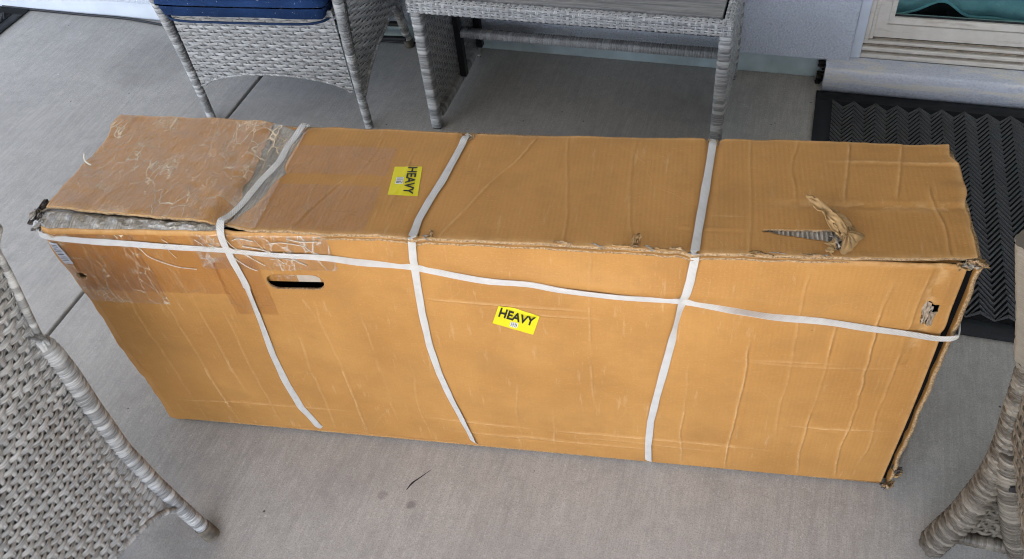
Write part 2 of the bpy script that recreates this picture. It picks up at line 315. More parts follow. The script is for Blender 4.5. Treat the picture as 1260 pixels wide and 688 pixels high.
# =====================================================================
# SETTING
# =====================================================================
def slab_obj(name,a,b,mat,parent=None,bev=.004): return boxobj(name,a,b,mat,parent,bev)
GRASSY=m_plain('yard_gravel',(.46,.43,.38),.95,.1,.25,3)
bm=bmesh.new(); bmesh.ops.create_grid(bm,x_segments=2,y_segments=2,size=900)
for v in bm.verts: v.co.z=-.16
me=bpy.data.meshes.new('ground'); bm.to_mesh(me); bm.free(); tag(link('ground',me,GRASSY,None,False),kind='structure')
floor=boxobj('patio_floor',(-4.2,-3.2,-.155),(5.2,1.70,-.02),CONC,None,0); tag(floor,kind='structure')
JX=-.465
for a,b in ((-4.2,JX-.005),(JX+.005,5.2)):
    slab_obj('concrete_slab',(a,-3.2,-.0195),(b,1.69,0),CONC,floor,.004)
# curved scuff line on the slab
P=catmull([(.576,-.035,.0006),(.582,-.018,.0006),(.592,-.004,.0006),(.61,.021,.0006)],6)
mb=MB(); n=len(P); wv=np.interp(np.linspace(0,1,n),[0,.3,1],[.0006,.0016,.0003])
V=np.stack([P-np.c_[wv,-wv,wv*0],P+np.c_[wv,-wv,wv*0]],1); mb.add(V,gridF(n,2)); mb.build('scuff_mark',m_plain('scuff',(.05,.05,.05),.9,.1,.2,300,0),floor)

# house wall: stucco face stops short of the floor over a painted plinth
wall=empty('house_wall',(0,1.55,0)); tag(wall,'pale blue-grey stucco house wall behind the coffee table, standing over a smooth painted plinth','wall')
def wbox(name,a,b,mat,bev=.003,parent=wall):
    o=boxobj(name,(a[0],a[1]-1.55,a[2]),(b[0],b[1]-1.55,b[2]),mat,parent,bev); return o
wbox('stucco_panel',(-1.72,1.533,.075),(1.36,1.70,2.75),STUC)
wbox('stucco_panel',(-4.2,1.533,2.10),(-1.722,1.70,2.75),STUC)
wbox('stucco_panel',(1.362,1.533,2.16),(3.3,1.70,2.75),STUC)
wbox('stucco_panel',(3.302,1.533,.075),(5.2,1.70,2.75),STUC)
wbox('plinth',(-.3,1.553,0.001),(1.30,1.69,.074),m_plain('plinth_paint',(.50,.60,.60),.7,.3,.15,12)); wbox('plinth',(-4.2,1.551,0.001),(-.302,1.69,.0735),m_plain('white_base_paint',(.70,.74,.78),.75,.25,.06,10))
wbox('stucco_panel',(-4.2,1.533,.0755),(-1.722,1.70,2.098),STUC)
sw=empty('light_block_wall',(3.7,0,0)); tag(sw,'unseen stucco wall added past the glass door to block light from the right','wall'); boxobj('stucco_panel',(0,-3.1,.001),(.2,1.50,2.75),STUC,sw,.003)  # unseen wall added to cut light from the right
# unseen roof added over the patio for shade, dark underside cuts bounce
roof=empty('unseen_patio_roof',(0,0,2.78)); tag(roof,'flat unseen roof put over the patio to shade it, dark to cut bounced light','roof')
RP=m_plain('roof_paint',(.24,.235,.225),.8,.2,.05,2)
boxobj('roof_slab',(-4.4,-2.9,0),(5.4,1.75,.18),RP,roof,.01); boxobj('fascia',(-4.4,-2.99,-.12),(5.4,-2.905,.19),RP,roof,.01)
# threshold step under the glass door
mb=MB()
prof=[(1.552,0.0),(1.485,0.0),(1.4848,.058),(1.4858,.068),(1.489,.0735),(1.4935,.0752),(1.552,.079)]
xs=np.linspace(1.299,3.4,160)
V=np.array([[(x,y+(.0005*vn(np.array(x*9),np.array(z*30),3) if y<1.55 else 0),z+(.0005*vn(np.array(x*9),np.array(y*30),5) if z>.04 else 0)) for (y,z) in prof] for x in xs])
mb.add(V,gridF(len(xs),len(prof)))
mb.add(V[0],[[0,1,2,6],[2,3,4,6],[4,5,6,6]][:2]); mb.add(V[0][[4,5,6,0]],[[0,1,2,3]])
step=mb.build('door_step',m_stucco('step_paint',(.66,.69,.76),.35,.8),None); tag(step,'painted pale concrete step running along under the glass door','step')
CRUD=m_plain('dirt',(.03,.028,.025),.95,.1,.3,200)
mb=MB()
for i in range(26):
    x=1.285+rng.random()*.013; z=.004+rng.random()**1.5*.06; r=.003+.005*rng.random(); y=1.54-.03*rng.random()*(1-z/.08)
    tube(mb,[(x-r,y,z),(x,y,z+r*.4),(x+r,y,z)],r*.8,r*.7,6)
tag(mb.build('dirt_clump',CRUD),'small dark clump of dirt packed against the end of the door step','dirt')

# glass door
door=empty('glass_door',(1.39,1.56,.079)); tag(door,'cream framed sliding glass door with a stained sill above the painted step','door')
OX,OY,OZ=1.39,1.56,.079
def dbox(name,a,b,mat=FRAME,bev=.0025,parent=door):
    return boxobj(name,(a[0]-OX,a[1]-OY,a[2]-OZ),(b[0]-OX,b[1]-OY,b[2]-OZ),mat,parent,bev)
STAIN=m_plain('stained_frame',(.40,.33,.25),.7,.3,.3,60)
dbox('sill',(1.389,1.552,.080),(3.28,1.62,.094))
dbox('track',(1.389,1.560,.0945),(3.28,1.62,.101),STAIN)
dbox('track',(1.389,1.556,.1015),(3.28,1.62,.113)); dbox('track',(1.3895,1.562,.1135),(3.28,1.62,.118),STAIN)
dbox('track',(1.389,1.566,.1185),(3.28,1.62,.128)); dbox('track',(1.40,1.574,.1285),(3.28,1.62,.133),STAIN)
dbox('jamb',(1.389,1.562,.1285),(1.402,1.62,2.15)); dbox('jamb',(1.4022,1.568,.1335),(1.413,1.62,2.15)); dbox('jamb',(3.26,1.556,.08),(3.30,1.62,2.15)); dbox('head',(1.389,1.556,2.10),(3.26,1.62,2.155))
dbox('reveal',(1.361,1.548,.080),(1.3885,1.69,2.155),m_plain('reveal_paint',(.62,.67,.73),.8,.2,.05,20),.002)
mb=MB() # sash with mitred corner: bottom rail + stile share the corner diagonal
def sash(mb):
    x0,x1,z0,z1,wd=1.4135,3.25,.1335,2.10,.045
    yo,yi=1.578,1.61
    # outer bevel board then a thin inner bead
    for (a,b,y) in ((0,.030,yo),(.0312,wd,yo+.007)):
        X0,X1,Z0,Z1=x0+a*1.0,x1-a,z0+a*1.35,z1-a; U0,U1,W0,W1=x0+b,x1-b,z0+b*1.35,z1-b
        c=[(X0,y,Z0),(X1,y,Z0),(X1,y,Z1),(X0,y,Z1)]; d=[(U0,y+.002,W0),(U1,y+.002,W0),(U1,y+.002,W1),(U0,y+.002,W1)]
        e=[(p[0],yi,p[2]) for p in d]; g=[(p[0],yi,p[2]) for p in c]
        for i in range(4):
            j=(i+1)%4; 
            sh=.0006
            def q(A,B,Cc,D): mb.add(np.array([A,B,Cc,D])-np.array([OX,OY,OZ]),[[0,1,2,3]])
            q(c[i],c[j],d[j],d[i]); q(d[i],d[j],e[j],e[i]); q(g[i],g[j],c[j],c[i])
sash(mb); mb.build('sash',FRAME,door,False)
# dark glazing gasket, panes
dbox('gasket',(1.4585,1.593,.1945),(3.20,1.598,.1985),RUB,.001)
dbox('seam',(1.4135,1.5775,.1337),(3.25,1.5785,.1352),BLACK,0)
k=NT('window_glass'); tr=k.n('BsdfTransparent'); tr.inputs[0].default_value=(.78,.90,.90,1); gl=k.n('BsdfGlossy'); gl.inputs['Roughness'].default_value=.02; gl.inputs[0].default_value=(1,1,1,1)
fr=k.n('LayerWeight'); fr.inputs[0].default_value=.5; mx=k.n('MixShader'); k.l(k.math('ADD',k.math('MULTIPLY',k.math('POWER',fr.outputs['Facing'],3),.7),.06,True),mx.inputs[0]); k.l(tr.outputs[0],mx.inputs[1]); k.l(gl.outputs[0],mx.inputs[2]); k.l(mx.outputs[0],k.out.inputs[0]); GLASS=k.m
dbox('pane',(1.4575,1.599,.194),(3.206,1.605,2.04),GLASS,0)
# added teal sheet behind the glass, reflection colours painted on; hem lifts in a bow
k=NT('teal_reflection'); v=k.uv(obj=True); n=k.noise(v,9,5,.6); n2=k.noise(v,60,4,.6)
c=k.mix(k.mr(n,.38,.62),(.22,.345,.355),(.38,.51,.51)); c=k.mix(k.mr(k.noise(k.uv((5,5,3),obj=True,rot=(.3,0,.4)),1,4),.55,.68,0,.65),c,(.33,.29,.27)); c=k.mix(k.mr(n2,.62,.75,0,.4),c,(.62,.72,.70))
TEAL=k.fin(c,.55,k.bump(n,.006,.5),.4)
xs=np.linspace(1.40,2.6,260); 
hem=.172+.042*np.exp(-((xs-1.585)/.050)**2)+.016*np.exp(-((xs-1.85)/.06)**2)+.008*np.exp(-((xs-2.2)/.05)**2)
ts=np.linspace(0,1,40); X,T=np.meshgrid(xs,ts,indexing='ij'); Z=hem[:,None]+T*(1.6)
Y=1.645+.010*np.sin(X*34)+.008*vn(X*9,Z*2,4)+.012*np.exp(-((X-1.585)/.06)**2)*np.exp(-T*12)
cur=from_arrays('reflection_sheet',np.stack([X,Y,Z],-1),gridF(260,40),TEAL,None,np.stack([X,Z],-1)); md=cur.modifiers.new('s','SOLIDIFY'); md.thickness=.004
mb=MB(); tube(mb,[(x,float(1.643+.010*np.sin(x*34)+.012*np.exp(-((x-1.585)/.06)**2)),h+.003) for x,h in zip(xs[::3],hem[::3])],.004,.01,8); mb.build('hem',m_plain('reflection_hem',(.30,.50,.52),.6,.3,.1,40),cur)
tag(cur,'teal sheet added behind the glass door, reflection colours painted on, hem bowed up over a dark gap','reflection_sheet')
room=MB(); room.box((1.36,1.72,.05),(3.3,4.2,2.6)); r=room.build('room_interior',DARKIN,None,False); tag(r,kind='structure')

# door mats with raised chevron ribs
def door_mat(name,x0,y0,x1,y1,label,ox,keep):
    root=empty(name,((x0+x1)/2,(y0+y1)/2,0)); tag(root,label,'door mat')
    cx,cy=(x0+x1)/2,(y0+y1)/2
    boxobj('rubber_base',(x0-cx,y0-cy,.001),(x1-cx,y1-cy,.005),RUB,root,.0015)
    b=.045; mb=MB()
    for (a0,b0,a1,b1) in ((x0,y0,x1,y0+b),(x0,y1-b,x1,y1),(x0,y0+b,x0+b,y1-b),(x1-b,y0+b,x1,y1-b)):
        V=np.array([(a0,b0,.0052),(a1,b0,.0052),(a1,b1,.0052),(a0,b1,.0052)]); mb.box((a0-cx,b0-cy,.0051),(a1-cx,b1-cy,.0072))
    mb.build('border',RUB,root,False)
    boxobj('carpet',(x0+b-cx+.001,y0+b-cy+.001,.0052),(x1-b-cx-.001,y1-b-cy-.001,.0085),m_plain('mat_groove',(.020,.020,.022),.95,.1,.2,300),root,0)  # near-black colour paints in the shade between the ribs
    # chevrons run in columns; each rib is a short slanted bar
    mb=MB(); cw=.029; pt=.0185
    for i in range(int((x1-x0-2*b)/cw)):
        xa=x0+b+i*cw+.001; sgn=1 if i%2 else -1
        if not keep(xa): continue
        for j in range(int((y1-y0-2*b)/pt)+1):
            yb=y0+b+j*pt; dy=sgn*.023
            p=np.array([(xa,yb-dy,0),(xa+cw,yb+dy,0)]); wd=.0043
            ya,yc=p[0][1],p[1][1]
            if max(ya,yc)<y0+b+.012 or min(ya,yc)>y1-b-.012: continue
            V=[]; 
            for (px,py,_) in p:
                for (o,z) in ((-wd,.0086),(-wd*.7,.0138),(wd*.7,.0138),(wd,.0086)): V.append((px-cx,min(max(py+o,y0+b+.002),y1-b-.002)-cy,z))
            mb.add(V,[[0,4,5,1],[1,5,6,2],[2,6,7,3],[0,1,2,3],[4,7,6,5]])
    rb=mb.build('chevron_ribs',MATM,root,False); rb['kind']='stuff'
    return root
door_mat('door_mat',1.286,.615,2.75,1.477,'large charcoal door mat with raised chevron ribs in front of the glass door step',0,lambda x:True)
m2=door_mat('door_mat',-3.08,.68,-1.618,1.545,'dark door mat of which one corner shows in the far left beside the white wall',0,lambda x:True)

# cable along the foot of the wall
mb=MB(); cp=catmull([(-1.75,1.548,.006),(-1.601,1.545,.005),(-1.393,1.541,.005),(-1.203,1.541,.005),(-1.096,1.532,.005),(-.982,1.517,.005),(-.85,1.505,.005),(-.7,1.51,.005),(-.5,1.53,.005),(0.1,1.545,.005)],8)
tube(mb,cp,.0045,.02,8); tag(mb.build('cable',BLACK),'thin black cable lying along the foot of the white wall at far left','cable')

# =====================================================================
# WICKER
# =====================================================================
def weave(mb,S,U,V0,V1,pitch=.012,sp=.018,keep=None,amp=.0017,wid=.0052,flip=1,seed=0,back=True,per=4,mi=0,mib=1,stw=.0042,stone=0.,sth=0.):
    """real strands: weavers along u pass over and under stakes along v. S(u,v)->xyz arrays"""
    r=np.random.default_rng(seed); e=1e-3
    def SN(u,v):
        p=S(u,v); a=S(u+e,v)-S(u-e,v); b=S(u,v+e)-S(u,v-e); n=np.cross(a,b); n/=np.linalg.norm(n,axis=-1,keepdims=True)+1e-12
        return p,n*flip,b/(2*e)
    u0,u1=U; ns=max(2,int(round((u1-u0)/sp))); spp=(u1-u0)/ns; nr=int((V1-V0)/pitch)
    us=np.linspace(u0,u1,ns*per+1)
    prof=((-1,-.0016),(-.45,0),(.45,0),(1,-.0016))
    for j in range(nr):
        vc=V0+(j+.5)*pitch; ph=r.random()*.25-.12
        h=amp*np.clip(1.9*np.cos(np.pi*((us-u0)/spp-.5)+np.pi*j+ph),-1,1)*(1+.25*r.random())
        wob=.0009*vn(us*22+j*3.1,np.full_like(us,j*1.7),seed)
        ok=np.ones(len(us),bool) if keep is None else keep(us,np.full_like(us,vc))
        if ok.sum()<2: continue
        cols=[]; uvs=[]
        wd=wid*(1+.12*(r.random()-.5))
        for (a,d) in prof:
            vv=vc+a*wd+wob; p,n,_=SN(us,vv); cols.append(p+n*(h+d)[:,None]); uvs.append(np.stack([us+j*.37,np.full_like(us,vc+a*wd+j*.05)],-1))
        Vv=np.stack(cols,1); F=gridF(len(us),4); seg=np.repeat(np.arange(len(us)-1),3); F=F[(ok[:-1]&ok[1:])[seg]]
        tn=np.repeat((r.random()*.6+.4*np.random.default_rng(seed+j).random(len(us)//per+2)[np.arange(len(us))//per])[:,None],4,1)
        mb.add(Vv,F,np.stack(uvs,1),tn,mi)
    vs=np.linspace(V0,V1,nr*2+1)
    for i in range(ns):
        uc=u0+(i+.5)*spp
        ok=np.ones(len(vs),bool) if keep is None else keep(np.full_like(vs,uc),vs)
        h=-amp*.55*np.cos(np.pi*((vs-V0)/pitch-.5)+np.pi*i)*1.0
        cols=[];uvs=[]
        for (a,d) in ((-1,-.001),(0,.0003),(1,-.001)):
            p,n,_=SN(np.full_like(vs,uc+a*stw),vs); cols.append(p+n*(h+d+sth)[:,None]); uvs.append(np.stack([vs+i*.31,np.full_like(vs,a*.004+i*.07)],-1))
        Vv=np.stack(cols,1); F=gridF(len(vs),3); F=F[(ok[:-1]&ok[1:])[np.repeat(np.arange(len(vs)-1),2)]]
        mb.add(Vv,F,np.stack(uvs,1),min(1.,stone+r.random()*.5),mi)
    if back:
        ub=np.linspace(u0,u1,40); vb=np.linspace(V0,V1,40); A,B=np.meshgrid(ub,vb,indexing='ij'); p,n,_=SN(A.ravel(),B.ravel())
        p=p-n*.0042; ok=np.ones(1600,bool) if keep is None else keep(A.ravel(),B.ravel())
        F=gridF(40,40); F=F[ok[F].all(1)]; mb.add(p,F,None,.5,mib)
def stuff(o): o['kind']='stuff'; return o

W2=.262
def back_y(z): return np.interp(z,[0,.1,.19,.30,.425,.53,.60,.69,.77,.86],[.45,.421,.397,.381,.385,.393,.393,.397,.424,.46])
def make_chair(loc,rz,label,seed=1,flare=.05,near=False):
    root=empty('wicker_chair',loc,rz); tag(root,label,'chair')
    # legs / corner posts, wrapped
    for s in (-1,1):
        mb=MB(); P=[(s*W2,0,0.004),(s*W2,-.004,.14),(s*(W2+.004),-.010,.30),(s*(W2+.012),-.018,.45),(s*(W2+.022),-.022,.60)]
        tube(mb,catmull(P,8),.0140,.0014,14,wrap_prof(.0085,.26,.6),tone=wrap_tone(.0085,.6,seed+s),rr=[(0,.95),(.3,1),(1,1.15)])
        stuffed=mb.build('leg',WRAP,root)
    for s in (-1,1):
        mb=MB(); zz=np.array([.004,.05,.1,.15,.19,.25,.3,.36,.425,.48,.53,.58]); P=[(s*(W2),float(back_y(z)),z) for z in zz]
        P.append((s*(W2-.004),float(back_y(.6))-.006,.604)); P.append((s*(W2-.018),float(back_y(.6))-.03,.610))
        tube(mb,catmull(P,6),.0160,.0014,14,wrap_prof(.0100,.30,.8),tone=wrap_tone(.0100,.8,seed+5+s),rr=[(0,.85),(.12,.92),(.3,1.0),(.8,1.15),(1,1.0)])
        leg=mb.build('leg',WRAP,root)
        mb=MB(); P0=P[0]; P1=(P0[0],float(back_y(.035)),.035)
        tube(mb,[(P0[0],P0[1],0.0),P1],.0165,.006,12); mb.build('foot_cap',m_plain('worn_foot_cap',(.20,.17,.13),.7,.3,.3,60),leg)
        mb=MB(); # loose strands looped over the post top
        for kk in range(5):
            c=Vector((s*(W2-.006),float(back_y(.6)),.598)); r0=.014+.003*kk
            pts=[(c.x-s*(.002+kk*.001)+.006*math.cos(a+kk),c.y+r0*math.cos(a),c.z+.010+r0*math.sin(a)) for a in np.linspace(-.5+kk*.3,3.2+kk*.1,9)]
            tube(mb,pts,(.0035,.0012),.004,6,tone=lambda q,t,kk=kk:.2*kk+0*q)
        mb.build('binding',WRAP,root)
    # front panel
    mb=MB(); arch=lambda u:.135+.048*np.sqrt(np.clip(1-(u/(W2-.03))**2,0,1))**1.3
    weave(mb,lambda u,v:np.stack([u,-.004-.03*v+0*u,v],-1),(-W2+.018,W2-.016),.13,.40,keep=lambda u,v:v>arch(u),seed=seed,pitch=.0112,sp=.0245,wid=.0054,amp=.0019,stw=.003,stone=.7,sth=-.0008)
    stuff(mb.build('front_panel',[WICK,WBACK],root))
    mb=MB(); us=np.linspace(-W2+.018,W2-.016,40); tube(mb,[(u,-.008,float(arch(u))) for u in us],.0042,.003,8,wrap_prof(.007,.15,1),tone=wrap_tone(.007,1,seed)); mb.build('edge_trim',WRAP,root)
    # side panels flare outwards towards the arm
    sarch=lambda y:np.interp(y,[0,.05,.12,.2,.3,.37,.42],[.12,.175,.225,.25,.25,.20,.15])
    for s in (-1,1):
        mb=MB()
        fx=lambda u,v:s*(W2+(.012 if not near else -.012)+(.03 if not near else .0)*np.clip((v-.12)/.45,0,1.2)**1.2+flare*np.sin(np.clip(u,0,.4)/.4*np.pi)*np.clip(v/.4,0,1.2))
        weave(mb,lambda u,v:np.stack([fx(u,v),u,v],-1),(-.008,.40),.12,.60,keep=lambda u,v:(v>sarch(u))&(u<back_y(v)-.004),flip=s,seed=seed+3,pitch=.0112,sp=.0235,wid=.0054,stw=.003,stone=.5)
        stuff(mb.build('side_panel',[WICK,WBACK],root))
        mb=MB(); weave(mb,lambda u,v:np.stack([fx(u,v)-s*.009,u,v],-1),(-.008,.40),.12,.60,keep=lambda u,v:(v>sarch(u))&(u<back_y(v)-.004),flip=-s,seed=seed+6,pitch=.0112,sp=.0235,wid=.0054,back=False,per=3); stuff(mb.build('inner_weave',[WICK],root))
        mb=MB(); ys=np.linspace(-.004,.40,40); tube(mb,[(float(fx(np.array(y),np.array(sarch(y)))),y,float(sarch(y))) for y in ys],.006,.003,8,wrap_prof(.008,.15,1),tone=wrap_tone(.008,1,seed)); mb.build('edge_trim',WRAP,root)
        af=.3 if near else 1.; mb=MB(); tube(mb,catmull([(s*(W2+.022),-.028,.60),(s*(W2+.035*af),-.01,.622),(s*(W2+.045*af),.06,.628),(s*(W2+.05*af-.03*(1-af)),.2,.625),(s*(W2+.02*af-.04*(1-af)),.33,.618),(s*(W2-.03),.372,.612)],8),(.028,.014),.004,14,wrap_prof(.010,.12,.2),tone=wrap_tone(.01,.2,seed)); mb.build('arm',WRAP,root)
    # backrest
    mb=MB(); barch=lambda u:.105+.085*np.sqrt(np.clip(1-(u/(W2-.01))**2,0,1))
    def half(v): return W2-.014+np.interp(v,[0,.57,.62,.9],[0,0,.016,.016])
    weave(mb,lambda u,v:np.stack([-u*half(v)/(W2-.014),back_y(v)+.012-.012*np.clip(np.abs(u)/W2,0,1)**4,v],-1),(-W2+.014,W2-.014),.10,.845,keep=lambda u,v:v>barch(u),flip=1,seed=seed+9,pitch=.0108,sp=.0200,wid=.0055,amp=.0022)
    stuff(mb.build('backrest',[WICK,WBACK],root))
    mb=MB(); weave(mb,lambda u,v:np.stack([-u,back_y(v)+.003,v],-1),(-W2+.014,W2-.014),.10,.845,keep=lambda u,v:v>barch(u),flip=-1,seed=seed+19,pitch=.0112,sp=.0235,wid=.0054,back=False,per=3); stuff(mb.build('inner_weave',[WICK],root))
    mb=MB(); us=np.linspace(-W2+.014,W2-.014,40); tube(mb,[(u,float(back_y(barch(u)))+.008,float(barch(u))) for u in us],.006,.003,8,wrap_prof(.008,.15,1),tone=wrap_tone(.008,1,seed)); mb.build('edge_trim',WRAP,root)
    mb=MB(); tube(mb,catmull([(-W2,float(back_y(.62)),.62),(-W2,float(back_y(.8)),.80),(-W2+.03,float(back_y(.85)),.85),(W2-.03,float(back_y(.85)),.85),(W2,float(back_y(.8)),.80),(W2,float(back_y(.62)),.62)],8),.006,.004,10,wrap_prof(.009,.12,.5),tone=wrap_tone(.009,.5,seed)); mb.build('top_rail',WRAP,root)
    # seat
    mb=MB(); weave(mb,lambda u,v:np.stack([u,v,.385+0*u],-1),(-W2+.012,W2-.012),-.008,.37,seed=seed+4,pitch=.014,sp=.03,per=2); stuff(mb.build('seat',[WICK,WBACK],root))
    mb=MB()
    if not near:
        for z in (.045,.10): q_=MB(); tube(q_,[(-W2,.42,z),(W2,.42,z)],.009,.05,6); q_.build('stretcher',BLACK,root)
    return root
make_chair((-.246,1.060,0),.094,'grey wicker armchair behind the box, with the navy cushion on its seat',seed=1)
nc=make_chair((-.220,-.487,0),-math.pi/2,'grey wicker armchair seen from behind at the bottom left corner of the photo',seed=40,flare=0.,near=True)

# navy cushion on the far chair
def cushion():
    n=34; u=np.linspace(-1,1,n); mb=MB(); X,Y=np.meshgrid(u,u,indexing='ij'); ex=lambda a:np.sign(a)*np.abs(a)
    edge=np.maximum(np.abs(X),np.abs(Y)); th=.052*np.sqrt(np.clip(1-edge**10,0,1))+.002
    wx,wy=.257,.215
    for s in (1,-1):
        Z=.052+s*(th+.006*(1-edge**2)*(s>0)+.003*vn(X*4,Y*4,8)*(1-edge**6)); x=X*wx*(1-.03*np.abs(Y)**6); y=Y*wy*(1-.03*np.abs(X)**6)
        F=gridF(n,n); F=F if s>0 else F[:,::-1]; mb.add(np.stack([x,y,Z],-1),F)
    root=mb.build('seat_cushion',NAVY); return root
cu=cushion(); a=.094; cu.rotation_euler=(0,0,a)
lx,ly=-.010,.163; cu.location=(-.246+lx*math.cos(a)-ly*math.sin(a),1.060+lx*math.sin(a)+ly*math.cos(a),.372)
mb=MB(); q=[]
for t in np.linspace(0,2*np.pi,80):
    c,s=math.cos(t),math.sin(t); q.append((.254*np.sign(c)*abs(c)**.28,.213*np.sign(s)*abs(s)**.28,.004))
tube(mb,q,.0035,.008,8); mb.build('piping',m_plain('navy_piping',(.015,.035,.085),.8,.2),cu)
tag(cu,'navy blue seat cushion lying on the far wicker armchair','cushion')

# ---- coffee table ----
TX0,TX1,TY0,TY1=.203,1.052,1.108,1.530; H=.42
tb=empty('coffee_table',(.63,1.32,0)); tag(tb,'low grey wicker table with a grey board top standing against the stucco wall','table')
def T3(p): return (p[0]-.63,p[1]-1.32,p[2])
def tsh(V): return V-np.array([.63,1.32,0])
for (x,y) in ((.222,1.126),(1.036,1.126),(.222,1.512),(1.036,1.512)):
    mb=MB(); tube(mb,[T3((x,y,.004)),T3((x,y,.386))],.0165,.0016,16,wrap_prof(.0115,.22,0),sq=.55,tone=wrap_tone(.0115,0,int(x*77+y*9))); lg=mb.build('leg',WRAP,tb)
    boxobj('foot_pad',T3((x-.012,y-.012,0)),T3((x+.012,y+.012,.006)),BLACK,lg,.001)
# apron, one woven strip per side, with a rounded top edge
def apron(p0,p1,seed):
    p0=np.array(p0);p1=np.array(p1); L=np.linalg.norm(p1-p0); d=(p1-p0)/L; nrm=np.array([d[1],-d[0],0])
    mb=MB()
    def S(u,v):
        z=np.interp(v,[0,.036,.044,.062],[.386,.4165,.4205,.4205]); o=np.interp(v,[0,.034,.044,.062],[0,0,-.008,-.026])
        return tsh(p0+d*np.asarray(u)[...,None]+nrm*o[...,None]+np.array([0,0,1])*z[...,None])
    weave(mb,S,(0,L),0,.060,pitch=.0085,sp=.016,seed=seed,wid=.0036,amp=.0012); stuff(mb.build('apron',[WICK,WBACK],tb))
apron((TX0,TY0,0),(TX1,TY0,0),3); apron((TX1,TY0,0),(TX1,TY1,0),4); apron((TX1,TY1,0),(TX0,TY1,0),5); apron((TX0,TY1,0),(TX0,TY0,0),6)
for b0,b1 in ((1.138,1.5035),):
    boxobj('tabletop',T3((TX0+.029,b0,.404)),T3((TX1-.029,b1,.4235)),BOARD,tb,.0015)
boxobj('table_frame',T3((TX0+.018,TY0+.014,.376)),T3((TX1-.018,TY0+.03,.39)),BLACK,tb,.001)
for x in (.224,1.046):
    mb=MB(); weave(mb,lambda u,v,x=x:tsh(np.stack([x+0*u,u,v],-1)),(1.146,1.495),.05,.386,seed=int(x*10),sp=.017); stuff(mb.build('side_panel',[WICK,WBACK],tb))
    xx=.228 if x<.5 else 1.03
    mb=MB(); tube(mb,[T3((xx,1.143,.042)),T3((xx,1.497,.042))],.0145,.0018,14,wrap_prof(.0125,.13,.15),sq=.6,tone=wrap_tone(.0125,.15,8)); mb.build('bottom_rail',WRAP,tb)
for (x,y) in ((.246,1.325),(.244,1.488),(1.020,1.325)):
    boxobj('post',T3((x-.010,y-.011,.052)),T3((x+.010,y+.011,.385)),BLACK,tb,.0015)
mb=MB(); tube(mb,[T3((.256,1.325,.200)),T3((1.012,1.325,.200))],(.0165,.012),.0016,14,wrap_prof(.0075,.22,0),sq=.55,tone=lambda q,t:.35+.3*wrap_tone(.0075,0,9)(q,t)); mb.build('cross_rail',WRAP,tb)
for i in range(3):
    pass

# ---- chair at the right edge: woven A shaped side frames ----
rc=empty('wicker_chair',(1.62,.09,0)); tag(rc,'brown-grey wicker chair with thick splayed legs cut off by the right edge of the photo','chair')
def R3(p,dy=0): return (p[0]-1.62,p[1]-.09+dy,p[2])
for dy in (0,-.56):
    A=[(1.568,.09,.006),(1.579,.09,.07),(1.590,.09,.134),(1.597,.09,.255),(1.591,.09,.346),(1.577,.09,.441),(1.563,.09,.53),(1.555,.09,.56)]
    mb=MB(); tube(mb,catmull([R3(p,dy) for p in A],8),(.030,.025),.0011,48,basket_prof(.0078,6,.20),tone=wrap_tone(.0078,0,21+int(dy*9)),rr=[(0,.95),(.3,.98),(.65,.80),(1,.62)]); la=mb.build('leg',WRAPB,rc)
    if dy==0:
        boxobj('bracket',R3((1.592,.058,.325)),R3((1.605,.070,.337)),BLACK,rc,.001)
        boxobj('bracket',R3((1.610,.050,.286)),R3((1.634,.060,.299)),BLACK,rc,.001)
    B=[(1.598,.075,.36),(1.612,.075,.29),(1.640,.075,.21),(1.668,.075,.13),(1.722,.078,.006)]
    mb=MB(); tube(mb,catmull([R3(p,dy) for p in B],8),(.021,.021),.0013,16,wrap_prof(.0095,.24,.1),tone=wrap_tone(.0095,.1,31)); mb.build('leg',WRAPB,rc)
    C_=[(1.555,.09,.56),(1.538,.09,.625),(1.515,.09,.70),(1.492,.09,.774)]
    def lng(q,th): return 1-.10*(np.abs(np.sin(th*4))**.5<.35)-.06*((q/.035)%1<.12)
    mb=MB(); tube(mb,catmull([R3(p,dy) for p in C_],8),(.0195,.018),.003,24,lng,tone=lambda q,th:np.abs(np.sin(np.floor(th*8/(2*np.pi))*37.7))); mb.build('post',WRAPB,rc)
    mb=MB(); tube(mb,[R3((1.60,.095,.045),dy),R3((2.11,.095,.045),dy)],.013,.0016,12,wrap_prof(.012,.16,.1),tone=wrap_tone(.012,.1,5)); mb.build('bottom_rail',WRAPB,rc)
    mb=MB(); weave(mb,lambda u,v:np.stack([u-1.62,0*u+.012+dy,v],-1),(1.585,1.715),.045,.33,keep=lambda u,v:(u<1.712-(v-.02)*.38)&(u>1.585),seed=77,pitch=.011,sp=.016); stuff(mb.build('side_panel',[WICKB,WBACK],rc))
    mb=MB(); tube(mb,catmull([R3(p,dy) for p in [(1.538,.09,.635),(1.65,.09,.640),(1.90,.09,.635),(2.05,.09,.620),(2.105,.09,.56),(2.112,.09,.40),(2.118,.09,.20),(2.13,.09,.004)]],8),.019,.0016,14,wrap_prof(.0095,.2,.2),tone=wrap_tone(.0095,.2,44)); mb.build('arm',WRAPB,rc)
    mb=MB(); weave(mb,lambda u,v:np.stack([u-1.62,0*u+.004+dy,v],-1),(1.72,2.10),.30,.61,seed=79,pitch=.0112,sp=.022); stuff(mb.build('side_panel',[WICKB,WBACK],rc))
mb=MB(); weave(mb,lambda u,v:np.stack([u-1.62,v-.09,.40+0*u],-1),(1.60,2.10),-.455,.065,seed=78,per=2,sp=.03); stuff(mb.build('seat',[WICKB,WBACK],rc))
